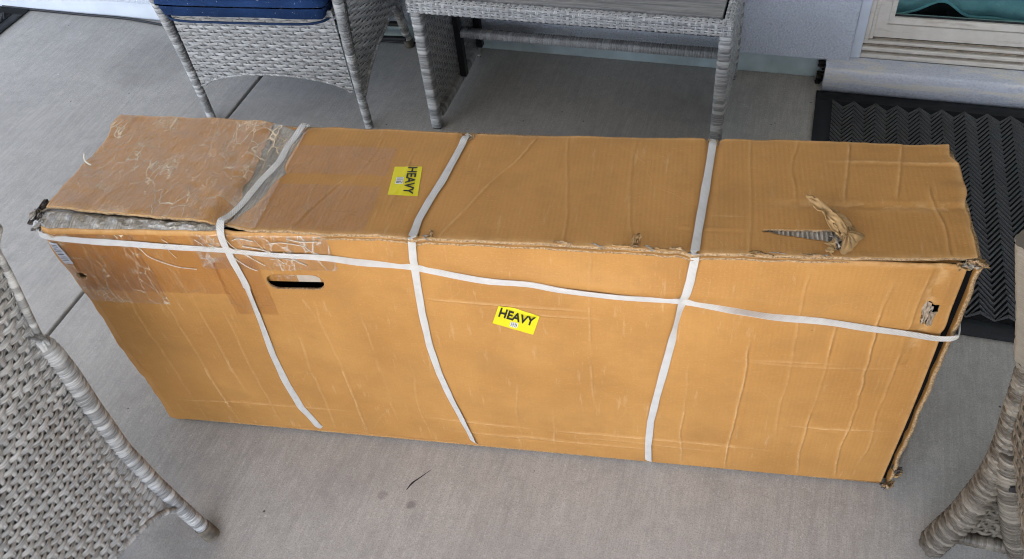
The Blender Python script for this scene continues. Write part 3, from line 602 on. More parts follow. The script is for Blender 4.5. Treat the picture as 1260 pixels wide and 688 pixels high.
for fl in (1,-1):
    mb=MB(); weave(mb,lambda u,v:np.stack([np.interp(v,[.38,.53,.625,.70,.774],[1.585,1.563,1.538,1.515,1.492])-1.62+.003*fl,u-.09,v],-1),(-.45,.068),.41,.77,seed=81,per=3,sp=.021,back=fl>0,flip=fl); stuff(mb.build('backrest',[WICKB,WBACK],rc))
mb=MB(); tube(mb,[(2.10-1.62,-.02,.385),(2.10-1.62,-.54,.385)],.017,.002,12,wrap_prof(.0095,.2,.2),tone=wrap_tone(.0095,.2,45)); mb.build('seat_frame',WRAPB,rc)

# =====================================================================
# THE CARDBOARD BOX
# =====================================================================
LB,HB,DB=1.50,.61,.26
S1T=[(0.2545,1.0),(0.2475,0.80),(0.2474,0.625),(0.2379,0.4336),(0.2303,0.1874),(0.2204,0.0)]
S1F=[(0.2251,1.0),(0.2223,0.9419),(0.2228,0.8756),(0.225,0.7961),(0.223,0.6403),(0.2181,0.4564),(0.2184,0.3006),(0.223,0.1581),(0.2398,0.0)]
S2T=[(0.4639,1.0),(0.4581,0.736),(0.4527,0.5163),(0.4453,0.3135),(0.4407,0.1495),(0.4408,0.0)]
S2F=[(0.4444,1.0),(0.4396,0.9175),(0.4372,0.8191),(0.4345,0.6967),(0.4343,0.5461),(0.4383,0.4128),(0.4462,0.2754),(0.4557,0.1478),(0.4653,0.0)]
S3T=[(0.7501,1.0),(0.7452,0.699),(0.7407,0.444),(0.7357,0.1711),(0.7331,0.0)]
S3F=[(0.7429,1.0),(0.7399,0.9051),(0.7338,0.8247),(0.7271,0.7054),(0.7192,0.5576),(0.7106,0.396),(0.7048,0.2645),(0.7027,0.1252),(0.7037,0.0)]
SH=[(0.0,0.9732),(0.0474,0.9644),(0.0973,0.9564),(0.1561,0.9452),(0.2188,0.9317),(0.2711,0.9214),(0.3373,0.9114),(0.3748,0.9012),(0.4356,0.8879),(0.4857,0.8681),(0.522,0.8526),(0.5677,0.8489),(0.6035,0.8342),(0.6658,0.8236),(0.7356,0.8187),(0.7871,0.8065),(0.83,0.7887),(0.8805,0.7791),(0.9226,0.765),(0.9643,0.7517),(0.9966,0.7493)]
def sx(path,t):  # s of a strap at height t
    a=np.array(sorted((q[1],q[0]) for q in path)); return np.interp(t,a[:,0],a[:,1])
def tz(s): a=np.array(SH); return np.interp(s,a[:,0],a[:,1])
def ridge(d,w): return np.exp(-(d/w)**2)
FCR=[(.060,0,1,1.0),(.109,0,1,2.6),(.150,.2,1,1.),(.175,0,.7,1.),(.262,0,.6,1.2),(.305,0,.75,2.3),(.36,.1,.7,.8),(.40,0,.5,.8),(.535,0,.45,1.),(.58,0,.3,.7),(.6325,.3,1,1.3),(.746,0,.6,2.0),(.806,0,.7,2.6),(.855,.2,1,1.),(.893,0,.8,2.2),(.938,0,.95,2.4),(.965,.1,1,1.2)]
def fcrease(s,t):
    d=0.*s*t; w_=0.*s*t
    for i,(c,a,b,k) in enumerate(FCR):
        path=c+.004*vn(t*5,t*0+i,40+i)+.0012*vn(t*19,t*0+i,60+i); q=(s-path)*LB; fade=np.clip((t-a)*12,0,1)*np.clip((b-t)*12,0,1)*(.35+.65*(vn(t*7,t*0+i,80+i)>-.35))
        d=d+fade*k*(.0011+.0004*vn(t*11,t*0+i,95))*(ridge(q,.0019)-.45*ridge(q-.0038,.0028)); w_=w_+fade*k*.34*ridge(q,.0015)
    for (c,a,b,k,sd) in ((.150,.03,.30,1.2,1),(.155,.40,.56,1.4,2),(.148,.57,.86,1.6,3),(.09,.43,.72,1.2,4),(.76,.43,.64,1.3,5),(.735,.53,.66,1,6),(.30,.86,.99,1.6,7),(.10,.5,.6,1,8),(.60,.78,1,.6,9),(.60,.80,.92,1,10),(.12,.60,.80,1,11)):
        q=(t-c-.012*vn(s*9,s*0,90+sd))*HB; fade=np.clip((s-a)*20,0,1)*np.clip((b-s)*20,0,1); d=d+fade*k*.0017*(ridge(q,.0032)-.7*ridge(q+.006,.0035)); w_=w_+fade*k*.5*ridge(q,.0020)
    w_=w_+.55*ridge((s-.978)*LB+.006*vn(t*30,t*0,52),.008)*(t>.62)*(vn(t*22,s*60,53)>-.2)+.5*ridge((1-t)*HB,.006)+.5*ridge(t*HB,.005)+.4*ridge((1-s)*LB,.006)
    return d,np.clip(w_,0,1)
def tcrease(s,t):
    d=0.*s*t; w_=0.*s*t
    for i,(s0,t0,s1,t1,k) in enumerate(((.548,.97,.469,.02,2.2),(.584,1,.60,0,.9),(.66,1,.67,0,.8),(.79,1,.785,0,.9),(.90,1,.885,.45,2.0),(.95,1,.935,.5,1.9),(.41,.9,.40,.2,.6),(.34,.5,.30,.0,2.),(.36,.9,.345,.2,.8),(.84,1,.83,.45,.9),(.97,.6,.975,0,1.5))):
        c=s1+(s0-s1)*np.clip((t-t1)/(t0-t1),-.2,1.2)+.0035*vn(t*4,t*0+i,130+i); fade=np.clip((t-t1+.02)*15,0,1)*np.clip((t0-t+.02)*15,0,1); q=(s-c)*LB
        d=d+fade*k*.0009*(ridge(q,.0021)-.5*ridge(q-.0042,.003)); w_=w_+fade*k*.28*ridge(q,.0015)
    q=(t-.80-.015*vn(s*9,s*0,142))*DB; f_=np.clip((s-.865)*30,0,1); d=d+f_*.0010*(ridge(q,.003)-.6*ridge(q+.006,.004)); w_=w_+f_*.7*ridge(q,.002)
    q=(t-.43-.02*vn(s*8,s*0,140))*DB; w_=w_+.45*ridge(q,.009)*np.clip((s-.78)*10,0,1)*(vn(s*90,t*30,143)>-.1)
    q=(t-.30-.01*vn(s*12,s*0,144))*DB; w_=w_+.6*ridge(q,.0016)*np.clip((s-.74)*40,0,1)*np.clip((.79-s)*40,0,1)
    w_=w_+.7*ridge((1-t)*DB,.004)+.6*ridge(t*DB,.006)+.5*ridge((1-s)*LB,.007)
    return d,np.clip(w_,0,1)
def front_d(s,t):
    s=np.asarray(s,float);t=np.asarray(t,float)
    d=.0032*vn(s*4,t*2,21)+.0008*vn(s*16,t*6,22)+.0002*fbm(s*50,t*20,23,3)
    d=d+.006*np.sin(np.pi*np.clip(t,0,1))*(.6+.4*vn(s*3,t*0,5))
    d=d+fcrease(s,t)[0]
    for p in (S1F,S2F,S3F): d=d-.0042*ridge((s-sx(p,t))*LB,.014)*np.clip((t-.25)*2,.15,1)
    q=(t-tz(s))*HB; amt=np.clip((s-.40)*8,.2,1); d=d-amt*.0048*ridge(q,.011)+amt*.0030*ridge(q-.030,.016)
    d=d+.007*ridge(q-.024,.018)*np.clip((s-.46)*9,0,1)*np.clip((.78-s)*9,0,1)
    d=d-.004*np.clip((t-.985)/.015,0,1)**2-.007*np.clip((.018-t)/.018,0,1)**2
    # left end pulled out under the tape, its edge crushed in
    d=d+.004*np.exp(-((s-.0)/.03)**2)*vn(t*9,t*0,31)-.010*np.clip((.012-s)/.012,0,1)*(1+.4*vn(t*24,t*0,32))*.5
    d=d+.0011*fbm(s*34,t*12,33,3)*np.clip((.27-s)*12,0,1)*np.clip((t-.6)*5,0,1)
    # worn right border
    d=d-.0026*ridge((s-.978)*LB,.011)*(t>.62)*(1+.6*vn(t*40,t*0,51))
    return d
def front(s,t,off=0.):
    p=front_pt(s,t); s_,t_=np.asarray(s,float),np.asarray(t,float)
    e=along(FB,np.array([1.]))-along(FB,np.array([0.])); n=np.array([e[0,1],-e[0,0],0]); n/=np.linalg.norm(n)
    return p+n*(front_d(s_,t_)+off)[...,None]
def top_d(s,t):
    s=np.asarray(s,float);t=np.asarray(t,float)
    d=.0030*vn(s*5,t*1.5,121)+.0007*vn(s*15,t*4,122)+.0002*fbm(s*60,t*12,123,3)
    d=d+tcrease(s,t)[0]
    # long dented seam along the right third
    q=(t-.43-.02*vn(s*8,s*0,140))*DB; d=d+np.clip((s-.78)*10,0,1)*(-.0014*ridge(q,.006)+.0005*ridge(q-.011,.005)+.0006*fbm(s*120,t*30,141,2)*ridge(q,.015))
    q=(t-.20)*DB; d=d+.001*(ridge(q,.003)-ridge(q+.006,.003))*np.clip((s-.70)*20,0,1)*np.clip((.79-s)*20,0,1)
    # crinkled taped end
    L_=np.clip((.235-s)*30,0,1); d=d+L_*(.0016*fbm(s*30+t*5,t*7-s*12,150,4)+.004*vn(s*9,t*2,151)+.003)
    th=s*LB*26+t*3; d=d+.0016*np.sin(th*3.2+1.8*vn(s*18,t*5,152))*np.clip((s-.12)*12,0,1)*np.clip((.235-s)*30,0,1)
    for p,k,w in ((S2T,1.,.012),(S3T,1.,.012)):
        q=(s-sx(p,t))*LB; d=d-.0035*ridge(q,w)-k*.011*ridge(q,.010)*(np.clip((t-.93)/.07,0,1)**1.3)-.003*ridge(q,.012)*np.clip((.06-t)/.06,0,1)
    q=(s-sx(S1T,t))*LB; d=d-.008*ridge(q+.012,.022)
    # back edge of the right end is torn and curled up
    d=d+(.006*vn(s*26,s*0,160)+.002*vn(s*90,s*0,161))*np.clip((t-.90)/.1,0,1)*np.clip((s-.9)*20,0,1)+.0012*vn(s*30,s*0,162)*np.clip((t-.96)/.04,0,1)
    # front lip: drops and ripples
    d=d+(.0012*vn(s*18,s*0,163)+.0010*vn(s*95,s*0,164))*np.clip((.05-t)/.05,0,1)
    d=d+.004*np.clip((s-.97)/.03,0,1)*vn(t*12,t*0,165)
    return d
def top(s,t,off=0.):
    p=top_pt(s,t); d=top_d(s,t)+off; sh=.0014*vn(np.asarray(s)*30,np.asarray(s)*0,170)+.0013*vn(np.asarray(s)*130,np.asarray(s)*0,171)
    k=np.clip((.05-np.asarray(t))/.05,0,1)+np.clip((np.asarray(t)-.96)/.04,0,1)*.5; p=p.copy(); p[...,1]+=sh*k; p[...,0]+=.006*vn(np.asarray(t)*9,np.asarray(t)*0,172)*(np.clip((.01-np.asarray(s))*100,0,1)+np.clip((np.asarray(s)-.99)*100,0,1))
    p[...,2]+=d; return p

box=empty('cardboard_box',tuple(along(FB,np.array([.5]))[0].tolist()[:2])+(0,)); tag(box,'long battered brown cardboard box bound with white straps, standing on edge on the patio','box')
BO=np.array(box.location)
def bl(V): return np.asarray(V)-BO
def sheet(name,fn,sa,sb,ta,tb_,ns,nt,mats,off=0.,thick=0,sdf=None,rag=None,mi=0,uvsc=(LB,HB),rot=None):
    s=np.linspace(sa,sb,ns); t=np.linspace(ta,tb_,nt); S,T=np.meshgrid(s,t,indexing='ij')
    if rag: # ragged outline in metres
        fx,fy=rag; ee=lambda a,b,x,w:np.clip(1-np.abs(x-a)/w,0,1)
        S=S+ (fx*vn(T*60,T*0,int(sa*999)+3)/uvsc[0])*((S==s[0])*1.-(S==s[-1])*1.); T=T+(fy*vn(S*90,S*0,int(tb_*999)+5)/uvsc[1])*((T==t[0])*1.-(T==t[-1])*1.)
    F=gridF(ns,nt)
    if sdf:
        D=sdf(S,T); cell=max((sb-sa)*uvsc[0]/ns,(tb_-ta)*uvsc[1]/nt)
        ctr=D.ravel()[F].mean(1); F=F[ctr>0]
        near=(np.abs(D)<cell*1.1); e=1e-4
        gx=(sdf(S+e,T)-sdf(S-e,T))/(2*e)/uvsc[0]; gy=(sdf(S,T+e)-sdf(S,T-e))/(2*e)/uvsc[1]
        used=np.zeros(D.size,bool); cnt=np.bincount(F.ravel(),minlength=D.size); bd=((cnt>0)&(cnt<4)).reshape(D.shape)&near
        S=np.where(bd,S-D*gx/uvsc[0],S); T=np.where(bd,T-D*gy/uvsc[1],T)
    V=bl(fn(S,T,off))
    o=from_arrays(name,V,F,mats,box,np.stack([S*uvsc[0],T*uvsc[1]],-1),tone=(fcrease(S,T)[1] if fn is front else tcrease(S,T)[1] if fn is top else np.zeros(S.shape)))
    if thick:
        md=o.modifiers.new('thickness','SOLIDIFY'); md.thickness=thick; md.offset=-1
        if isinstance(mats,(list,tuple)) and len(mats)>1: md.material_offset_rim=1
    return o
def sd_stad(cs,ct,hl,r,W_,H_,rough=0):
    def f(S,T):
        x=(S-cs)*W_; y=(T-ct)*H_; x=np.abs(x)-(hl-r); q=np.sqrt(np.clip(x,0,None)**2+y**2)-r
        return q+rough*fbm(S*W_*60,T*H_*60,7,2)
    return f
def sd_poly(pts,W_,H_,rough=0,seed=3):
    pts=np.array(pts)*np.array([W_,H_])
    def f(S,T):
        x=S*W_;y=T*H_; d=np.full(np.shape(x),1e9); inside=np.zeros(np.shape(x),bool)
        for i in range(len(pts)):
            a,b=pts[i],pts[(i+1)%len(pts)]; e=b-a; px=x-a[0];py=y-a[1]; h=np.clip((px*e[0]+py*e[1])/(e@e),0,1); d=np.minimum(d,np.hypot(px-e[0]*h,py-e[1]*h))
            c=((a[1]>y)!=(b[1]>y))&(x<(b[0]-a[0])*(y-a[1])/(b[1]-a[1]+1e-12)+a[0]); inside^=c
        return np.where(inside,-d,d)+rough*fbm(x*90,y*90,seed,2)
    return f
slot=sd_stad(.2889,.803,.052,.0185,LB,HB)
tear=sd_poly([(.9735,.800),(.9740,.850),(.9790,.868),(.9835,.862),(.9885,.868),(.9870,.84),(.9850,.80),(.9800,.796)],LB,HB,.003)
peel=sd_poly([(.9855,.893),(.9885,.903),(.9895,.915),(.9865,.905)],LB,HB,.0008,9)
hole=sd_stad(.0165,.806,.0085,.0075,LB,HB,.0016)
def fsdf(S,T): return np.minimum(np.minimum(slot(S,T),tear(S,T)),np.minimum(hole(S,T),peel(S,T)))
sheet('front_panel',front,0,1,0,1,760,240,[CARD,EDGE],thick=.005,sdf=fsdf)
cut=sd_poly([(.7975,.190),(.806,.208),(.83,.204),(.856,.212),(.874,.215),(.880,.16),(.874,.105),(.862,.118),(.848,.135),(.8359,.145),(.815,.168)],LB,DB,.0012,5)
TCARD=CARD
leftedge=lambda S,T:S-.2455+.010*fbm(T*9,T*0,9,3)-.024*np.clip((.55-T)/.55,0,1)
def lsdf(S,T):
    g=np.interp(T,[0,.1,.28,.36,.5,.68,.96,1],[.2187,.2245,.223,.2185,.2232,.219,.2146,.214])+.0012*fbm(T*14,T*0,11,3); return (g-S)*LB
def rsdf(S,T):
    g=np.interp(T,[0,.08,.2,.3,.45,.52,.6,.7,.98,1],[.2205,.2313,.2437,.250,.257,.264,.2535,.253,.2565,.257])+.0012*fbm(T*14,T*0,12,3); return np.minimum((S-g)*LB,cut(S,T))
sheet('top_flap',top,0,.262,0,1,190,100,[TOPCARD,EDGE],thick=.005,sdf=lsdf,off=.002,uvsc=(LB,DB))
sheet('top_panel',top,.21,1,0,1,600,110,[TOPCARD,EDGE],thick=.005,sdf=rsdf,uvsc=(LB,DB))
# crushed inner corrugation that shows between them and in the long slit
sheet('torn_liner',top,.205,.275,0,.998,60,120,GREY,off=-.0035,uvsc=(LB,DB))
def ripple(s,t,off=0.):
    p=top(s,t,off); p=p.copy(); p[...,2]+=.0016*np.sin(np.asarray(s)*LB*900); return p
sheet('torn_liner',ripple,.79,.885,.09,.25,160,20,m_grey('bare_corrugation',(.30,.26,.21),(.55,.50,.42)),off=-.0042,uvsc=(LB,DB))
# inner body
mb=MB()
def q4(a,b,c,d,mi=0): mb.add(bl(np.array([a,b,c,d])),[[0,1,2,3]],None,.5,mi)
fb=along(FB,np.array([0,1.])); ft=along(FT,np.array([0,1.])); tf=along(TF,np.array([0,1.])); tb0=along(TB,np.array([0,1.]))
nn=np.array([-.129,.9916,0]); dn=np.array([0,0,-.022])
A0=fb[0]+nn*.040;A1=fb[1]+nn*.040;B0=ft[0]+nn*.040+dn;B1=ft[1]+nn*.040+dn; C0=tb0[0]+dn;C1=tb0[1]+dn; D0=fb[0]+nn*.268;D1=fb[1]+nn*.268
q4(A0,A1,B1,B0);q4(B0,B1,C1,C0);q4(D1,D0,C0,C1);q4(A0,B0,C0,D0);q4(A1,D1,C1,B1);q4(A0,D0,D1,A1)
mb.build('inner_box',DARKIN,box,False)
mb=MB(); P4=[(1.470,.212,.006),(1.4905,.211,.006),(1.4865,.220,.598),(1.463,.224,.598)]; q4(*[np.array(p) for p in P4]); mb.build('gap_shade_sheet',m_plain('gap_shade_black',(.008,.008,.009),.9,.1),box,False)  # black sheet standing in for the shade in the end gap
# back, bottom and end walls
E0=fb[0]+nn*.275; E1=fb[1]+nn*.275; G0=tb0[0]+np.array([0,0,-.006]); G1=tb0[1]+np.array([0,0,-.006])
def plate(name,a,b,c,d,th=.005,n=12,mats=[CARD,EDGE],rough=0.,seed=0):
    u=np.linspace(0,1,n)[:,None,None]; v=np.linspace(0,1,n)[None,:,None]; P=(1-u)*(1-v)*a+u*(1-v)*b+u*v*c+(1-u)*v*d
    L1=np.linalg.norm(b-a);L2=np.linalg.norm(d-a); uv=np.concatenate([u*L1+0*v,v*L2+0*u],-1)
    o=from_arrays(name,bl(P),gridF(n,n),mats,box,uv); md=o.modifiers.new('thickness','SOLIDIFY'); md.thickness=th; md.material_offset_rim=1; return o
plate('back_panel',E1,E0,G0,G1); plate('bottom_panel',fb[0]+np.array([0,0,.004]),E0+np.array([0,0,.004]),E1+np.array([0,0,.004]),fb[1]+np.array([0,0,.004]),.003)
def end_plate(name,p_t,p_b,back_t,back_b,seed,amp,thick=.007,proud=0.):
    nt_=110; t=np.linspace(0,1,nt_); F_=np.array(p_b)[None]*(1-t[:,None])+np.array(p_t)[None]*t[:,None]; Bk=np.array(back_b)[None]*(1-t[:,None])+np.array(back_t)[None]*t[:,None]
    F_=F_+np.stack([amp*.8*fbm(t*14,t*0,seed,3),-amp*np.abs(fbm(t*22,t*0,seed+5,4)),t*0],-1)
    m=14; u=np.linspace(0,1,m)**1.6; P=F_[:,None]*(1-u[None,:,None])+Bk[:,None]*u[None,:,None]; P[...,0]+=.0015*vn(t[:,None]*20,u[None]*9,seed+9)
    o=from_arrays(name,bl(P),gridF(nt_,m),[CARD,EDGE],box,np.stack([t[:,None]*HB+0*u[None],u[None]*DB+0*t[:,None]],-1)); md=o.modifiers.new('thickness','SOLIDIFY'); md.thickness=thick; md.offset=0; md.material_offset_rim=1; return o
end_plate('end_panel',(1.4915,.2105,.606),(1.4935,.199,.006),(1.459,.465,.606),(1.45,.470,.006),300,.0018,.006)
end_plate('end_panel',(-.012,.004,.600),(-.015,.012,.006),(-.038,.290,.606),(-.04,.28,.006),330,.0015,.005)
# flap under the top at the right end: second layer seen in the gap
def und(s,t,off=0.): 
    p=top(s,t,-.0135+off); p=p.copy(); p[...,1]+=.004; return p
sheet('inner_flap',und,.30,.985,0,.3,240,10,[CARD,EDGE],thick=.004,uvsc=(LB,DB))
# grey crushed strip between the taped flap and the front, with loose paper layers
def gap(s,t,off=0.):
    a=front(s,np.ones_like(s)*1.0,0.)+np.array([0,0,.000]); b=top(s,np.zeros_like(s)+.02,-.006)
    t_=np.asarray(t)[...,None]; p=a*(1-t_)+b*t_; p=p.copy()
    env=np.sin(np.pi*np.clip(np.asarray(t),0,1)); p[...,2]+=off+env*(.003+.0035*fbm(np.asarray(s)*70,np.asarray(t)*3,201,4))-.004*np.clip((np.asarray(t)-.7)/.3,0,1); p[...,1]+=env*.002*vn(np.asarray(s)*60,np.asarray(t)*4,203); return p
sheet('crushed_edge',gap,-.002,.226,0,1,260,22,GREY,uvsc=(LB,.04))
sheet('edge_tape',gap,0,.226,0.0,1,200,22,TAPE2,off=.0022,uvsc=(LB,.04))
def crumple(name,c,size,seed,mats,n=18,amp=.35,stretch=(1,1,1),k=2.2):
    u=np.linspace(-1,1,n); U,V=np.meshgrid(u,u,indexing='ij'); r=np.random.default_rng(seed)
    ax=r.normal(size=(3,3)); Q,_=np.linalg.qr(ax)
    x=U+amp*fbm(U*k+3,V*k+3,seed,3); y=V+amp*fbm(U*k+7,V*k+1,seed+1,3); z=amp*1.6*fbm(U*k*1.3+5,V*k*1.3+9,seed+2,3)
    P=np.stack([x,y,z],-1)@Q.T*size*np.array(stretch)+np.array(c); o=from_arrays(name,bl(P),gridF(n,n),mats,box,np.stack([U,V],-1)*size); md=o.modifiers.new('t','SOLIDIFY'); md.thickness=.0008; return o
KRAFT=m_plain('torn_kraft',(.50,.31,.135),.85,.2,.2,80,.001); PALE=m_plain('torn_paper',(.46,.40,.32),.9,.1,.25,120,.001); DKP=m_plain('dirty_paper',(.13,.11,.09),.9,.1,.3,90,.001)
# crushed corners
for i,(c,sz,m) in enumerate([((-.020,.012,.604),.013,DKP),((-.028,.028,.606),.012,PALE),((-.010,.006,.602),.013,GREY),((-.026,.040,.608),.010,DKP)]): crumple('crumpled_corner',c,sz,400+i,m,stretch=(1,1.4,.6))
for i,(c,sz,m) in enumerate([((1.494,.197,.012),.010,KRAFT),((1.492,.190,.016),.011,EDGE),((1.484,.193,.006),.008,DKP),((1.503,.205,.040),.010,KRAFT),((1.498,.203,.060),.012,DKP)]): crumple('crumpled_corner',c,sz,420+i,m,stretch=(.7,.6,1))
for i,(c,sz,m) in enumerate([((1.478,.207,.606),.009,PALE),((1.489,.213,.604),.009,KRAFT),((1.484,.209,.609),.009,EDGE),((1.468,.203,.606),.008,KRAFT)]): crumple('crumpled_corner',c,sz,430+i,m,stretch=(1.1,.7,.6))
# curled tear beside the slit
def curl():
    n,m=40,20; u=np.linspace(0,1,n); v=np.linspace(0,1,m); U,V=np.meshgrid(u,v,indexing='ij')
    root_a=top(np.array(.886),np.array(.20),.002); root_b=top(np.array(.876),np.array(.09),.002); tip=top(np.array(.8436),np.array(.40),.022)
    base=root_a[None,None]*(1-V[...,None])+root_b[None,None]*V[...,None]
    tp=tip*(1-.0)+0*base; k=U**1.25
    P=base*(1-k[...,None])+tp*k[...,None]
    P[...,2]+=.012*np.sin(np.pi*U)*(.5+.7*(1-V))+.005*fbm(U*5,V*5,501,3)+.006*np.cos(V*9+U*5)*(1-U); P[...,0]+=.010*np.sin(V*5+U*3)*(1-U)*U+.005*fbm(U*4,V*6,502,3)
    o=from_arrays('torn_flap',bl(P),gridF(n,m),[KRAFT,KRAFT],box,np.stack([U*.08,V*.05],-1)); md=o.modifiers.new('t','SOLIDIFY'); md.thickness=.0009; md.material_offset=1
curl()
def fan():
    n,m=26,60; u=np.linspace(0,1,n); v=np.linspace(0,1,m); U,V=np.meshgrid(u,v,indexing='ij')
    a=-2.2+V*3.4; r=U*.030*(1+.35*vn(V*7,V*0,512)); P=top(np.array(.8795),np.array(.155),.004)[None,None]+np.stack([np.cos(a)*r*.85,np.sin(a)*r*1.2,.0045*np.abs(np.sin(V*16+U))*np.sin(np.pi*U**.7)+.004*(1-U)-.003*U],-1)
    o=from_arrays('torn_flap',bl(P),gridF(n,m),[KRAFT,KRAFT],box,np.stack([U*.04,V*.08],-1)); md=o.modifiers.new('t','SOLIDIFY'); md.thickness=.0008
fan()
for i,(s_,t_,z,sz,m) in enumerate([(.872,.13,.004,.012,PALE),(.865,.07,.003,.012,KRAFT),(.876,.19,.006,.010,KRAFT),(.868,.10,.001,.010,DKP)]): crumple('torn_flap',top(np.array(s_),np.array(t_),z),sz,510+i,m,stretch=(1,1.3,.5))
# front lip scraps along the top edge
for i,s_ in enumerate([.455,.462,.60,.636,.66,.672,.685,.70,.715,.728,.79,.80,.815,.84,.845,.855]):
    crumple('edge_scrap',top(np.array(s_),np.array(.012),-.001+.001*(i%3)),.0040+.002*rng.random(),530+i,(PALE,KRAFT,EDGE)[i%3],n=9,stretch=(2.4,.7,.5))
crumple('edge_scrap',top(np.array(.674),np.array(.05),.006),.010,560,KRAFT,n=14,stretch=(.5,1.2,.6))
# notches where straps bite the back edge
for i,(s_,t_) in enumerate([(.4585,.965),(.4700,.955),(.7455,.975),(.7555,.975),(.4440,.03),(.4600,.03)]):
    crumple('edge_scrap',top(np.array(s_),np.array(t_),.002),.0055,570+i,(KRAFT,EDGE)[i%2],n=10,stretch=(.9,1.2,.7))
# paper torn back at the right, and what is left of it
def flapg(s,t,off=0.): p=front(s,t,off); return p
for (a,b,c,d,o_,m,sd) in ((.9738,.9795,.800,.868,.0012,m_plain('peeled_liner',(.47,.37,.27),.9,.1,.2,200),1),(.9795,.9858,.797,.834,.0016,m_plain('grey_paper',(.36,.28,.20),.9,.1,.2,200),2),(.9800,.9835,.838,.856,.0006,PALE,3)):
    sheet('torn_paper',lambda s,t,off=0.,sd=sd:front(s,t,off+.0026*fbm(s*500,t*60,600+sd,2)),a,b,c,d,16,30,m,off=o_,rag=(.0030,.0045),uvsc=(LB,HB))
# inside of the hand hole: inner flap with tape across its upper half
def inner(s,t,off=0.):
    p=front_pt(s,t); p=p.copy(); p+=np.array([-.129,.9916,0])*(.012-off)+np.array([0,0,.002]); return p
sheet('hand_hole_flap',inner,.25,.326,.782,.85,30,10,CARD,uvsc=(LB,HB)); sheet('hand_hole_tape',inner,.258,.288,.783,.85,16,10,TAPE2,off=.0006,uvsc=(LB,HB)); sheet('hand_hole_flap',inner,.289,.3165,.783,.85,16,10,m_plain('tape_inside',(.50,.42,.33),.5,.4,.1,60),off=.0007,uvsc=(LB,HB))
# ---- clear tape ----
sheet('tape',top,0.001,.226,.003,.995,130,60,TAPE,off=.0030,uvsc=(LB,DB))
sheet('tape',front,.003,.200,.745,.985,90,50,TAPEF,off=.0008,sdf=hole,rag=(.0008,.0008))
sheet('tape',front,.004,.115,.690,.985,60,50,TAPE,off=.0013,sdf=hole,rag=(.0008,.0008))
sheet('tape',front,.196,.252,.655,.90,30,50,TAPEF,off=.0010,rag=(.0008,.0012))
sheet('tape',front,.186,.345,.855,.992,80,40,TAPE2,off=.0017,rag=(.003,.001))
sheet('tape',top,.255,.385,.02,.42,60,40,TAPEF,off=.0010,rag=(.0008,.0008),uvsc=(LB,DB))
sheet('tape',top,.262,.385,.52,.80,60,30,TAPEF,off=.0010,rag=(.0008,.0008),uvsc=(LB,DB))
sheet('tape',top,.214,.262,.0,.98,40,60,TAPE,off=.0044,rag=(.002,.001),uvsc=(LB,DB))
# white wrinkles where the tape has lifted: thin raised pleats
LIFT=m_plain('lifted_tape',(.70,.62,.50),.35,.5,.1,90,0)
PL=[]+[[(.225,.985),(.232,.95),(.243,.925),(.25,.905)],[(.238,.93),(.252,.90),(.262,.875)],[(.245,.955),(.262,.945),(.275,.93)],[(.262,.98),(.268,.94),(.276,.915),(.286,.885)],[(.275,.965),(.29,.97),(.305,.965),(.32,.955)],[(.29,.93),(.30,.90),(.312,.88)],[(.318,.955),(.325,.925),(.335,.90)],[(.22,.955),(.235,.935),(.26,.93)],[(.205,.96),(.212,.945),(.222,.94)],[(.19,.975),(.197,.955),(.195,.94)],[(.228,.90),(.24,.87),(.25,.855)],[(.30,.985),(.315,.975),(.335,.975)],[(.15,.975),(.155,.955),(.152,.93),(.157,.90)],[(.11,.96),(.118,.93),(.125,.90),(.15,.865),(.175,.855)],[(.235,.975),(.245,.985),(.26,.975)],[(.27,.90),(.285,.905),(.30,.897)]]
for i,p in enumerate(PL):
    pts=catmull([tuple(front(np.array(a),np.array(b),.003)) for a,b in p],6); mb=MB(); tube(mb,bl(pts),(.0007+.0006*(i%3),.0004),.003,5); mb.build('tape_wrinkle',LIFT,box)
mb=MB(); pts=catmull([(-.016,.160,.632),(-.013,.152,.627),(-.010,.150,.620),(.000,.148,.618)],5); tube(mb,bl(pts),(.0015,.0006),.003,5); mb.build('tape_wrinkle',LIFT,box)
# ---- straps ----
def strap(path3,nrm_fn,wid,mat,name='strap',thick=.0011,tw=None):
    P,q=resample(catmull(path3,10),.005); T=np.gradient(P,axis=0);T/=np.linalg.norm(T,axis=1)[:,None]
    N=nrm_fn(P); B=np.cross(T,N); B/=np.linalg.norm(B,axis=1)[:,None]; N=np.cross(B,T)
    n=len(P); wv=wid*(1+.06*vn(q*30,q*0,7)); 
    if tw is not None:
        a=tw(q/q[-1]); B=B*np.cos(a)[:,None]+N*np.sin(a)[:,None]
    cols=[];uv=[]
    for a in (-1,-.5,0,.5,1): cols.append(P+B*(a*wv/2)[:,None]+N*(.0006*(1-a*a))); uv.append(np.stack([q,np.full(n,a*wid/2)],-1))
    V=np.stack(cols,1); o=from_arrays(name,bl(V),gridF(n,5)[:,::-1],mat,box,np.stack(uv,1)); md=o.modifiers.new('t','SOLIDIFY'); md.thickness=thick; md.offset=-1; o.data.polygons.foreach_set('use_smooth',[False]*len(o.data.polygons)); return o
NF=np.array([.129,-.9916,0.])
def zn(P):  # normals turn from up to outward across the edge
    k=np.clip((P[:,2]-.600)/.012,0,1)[:,None]; return NF[None]*(1-k)+np.array([0,0,1.])*k
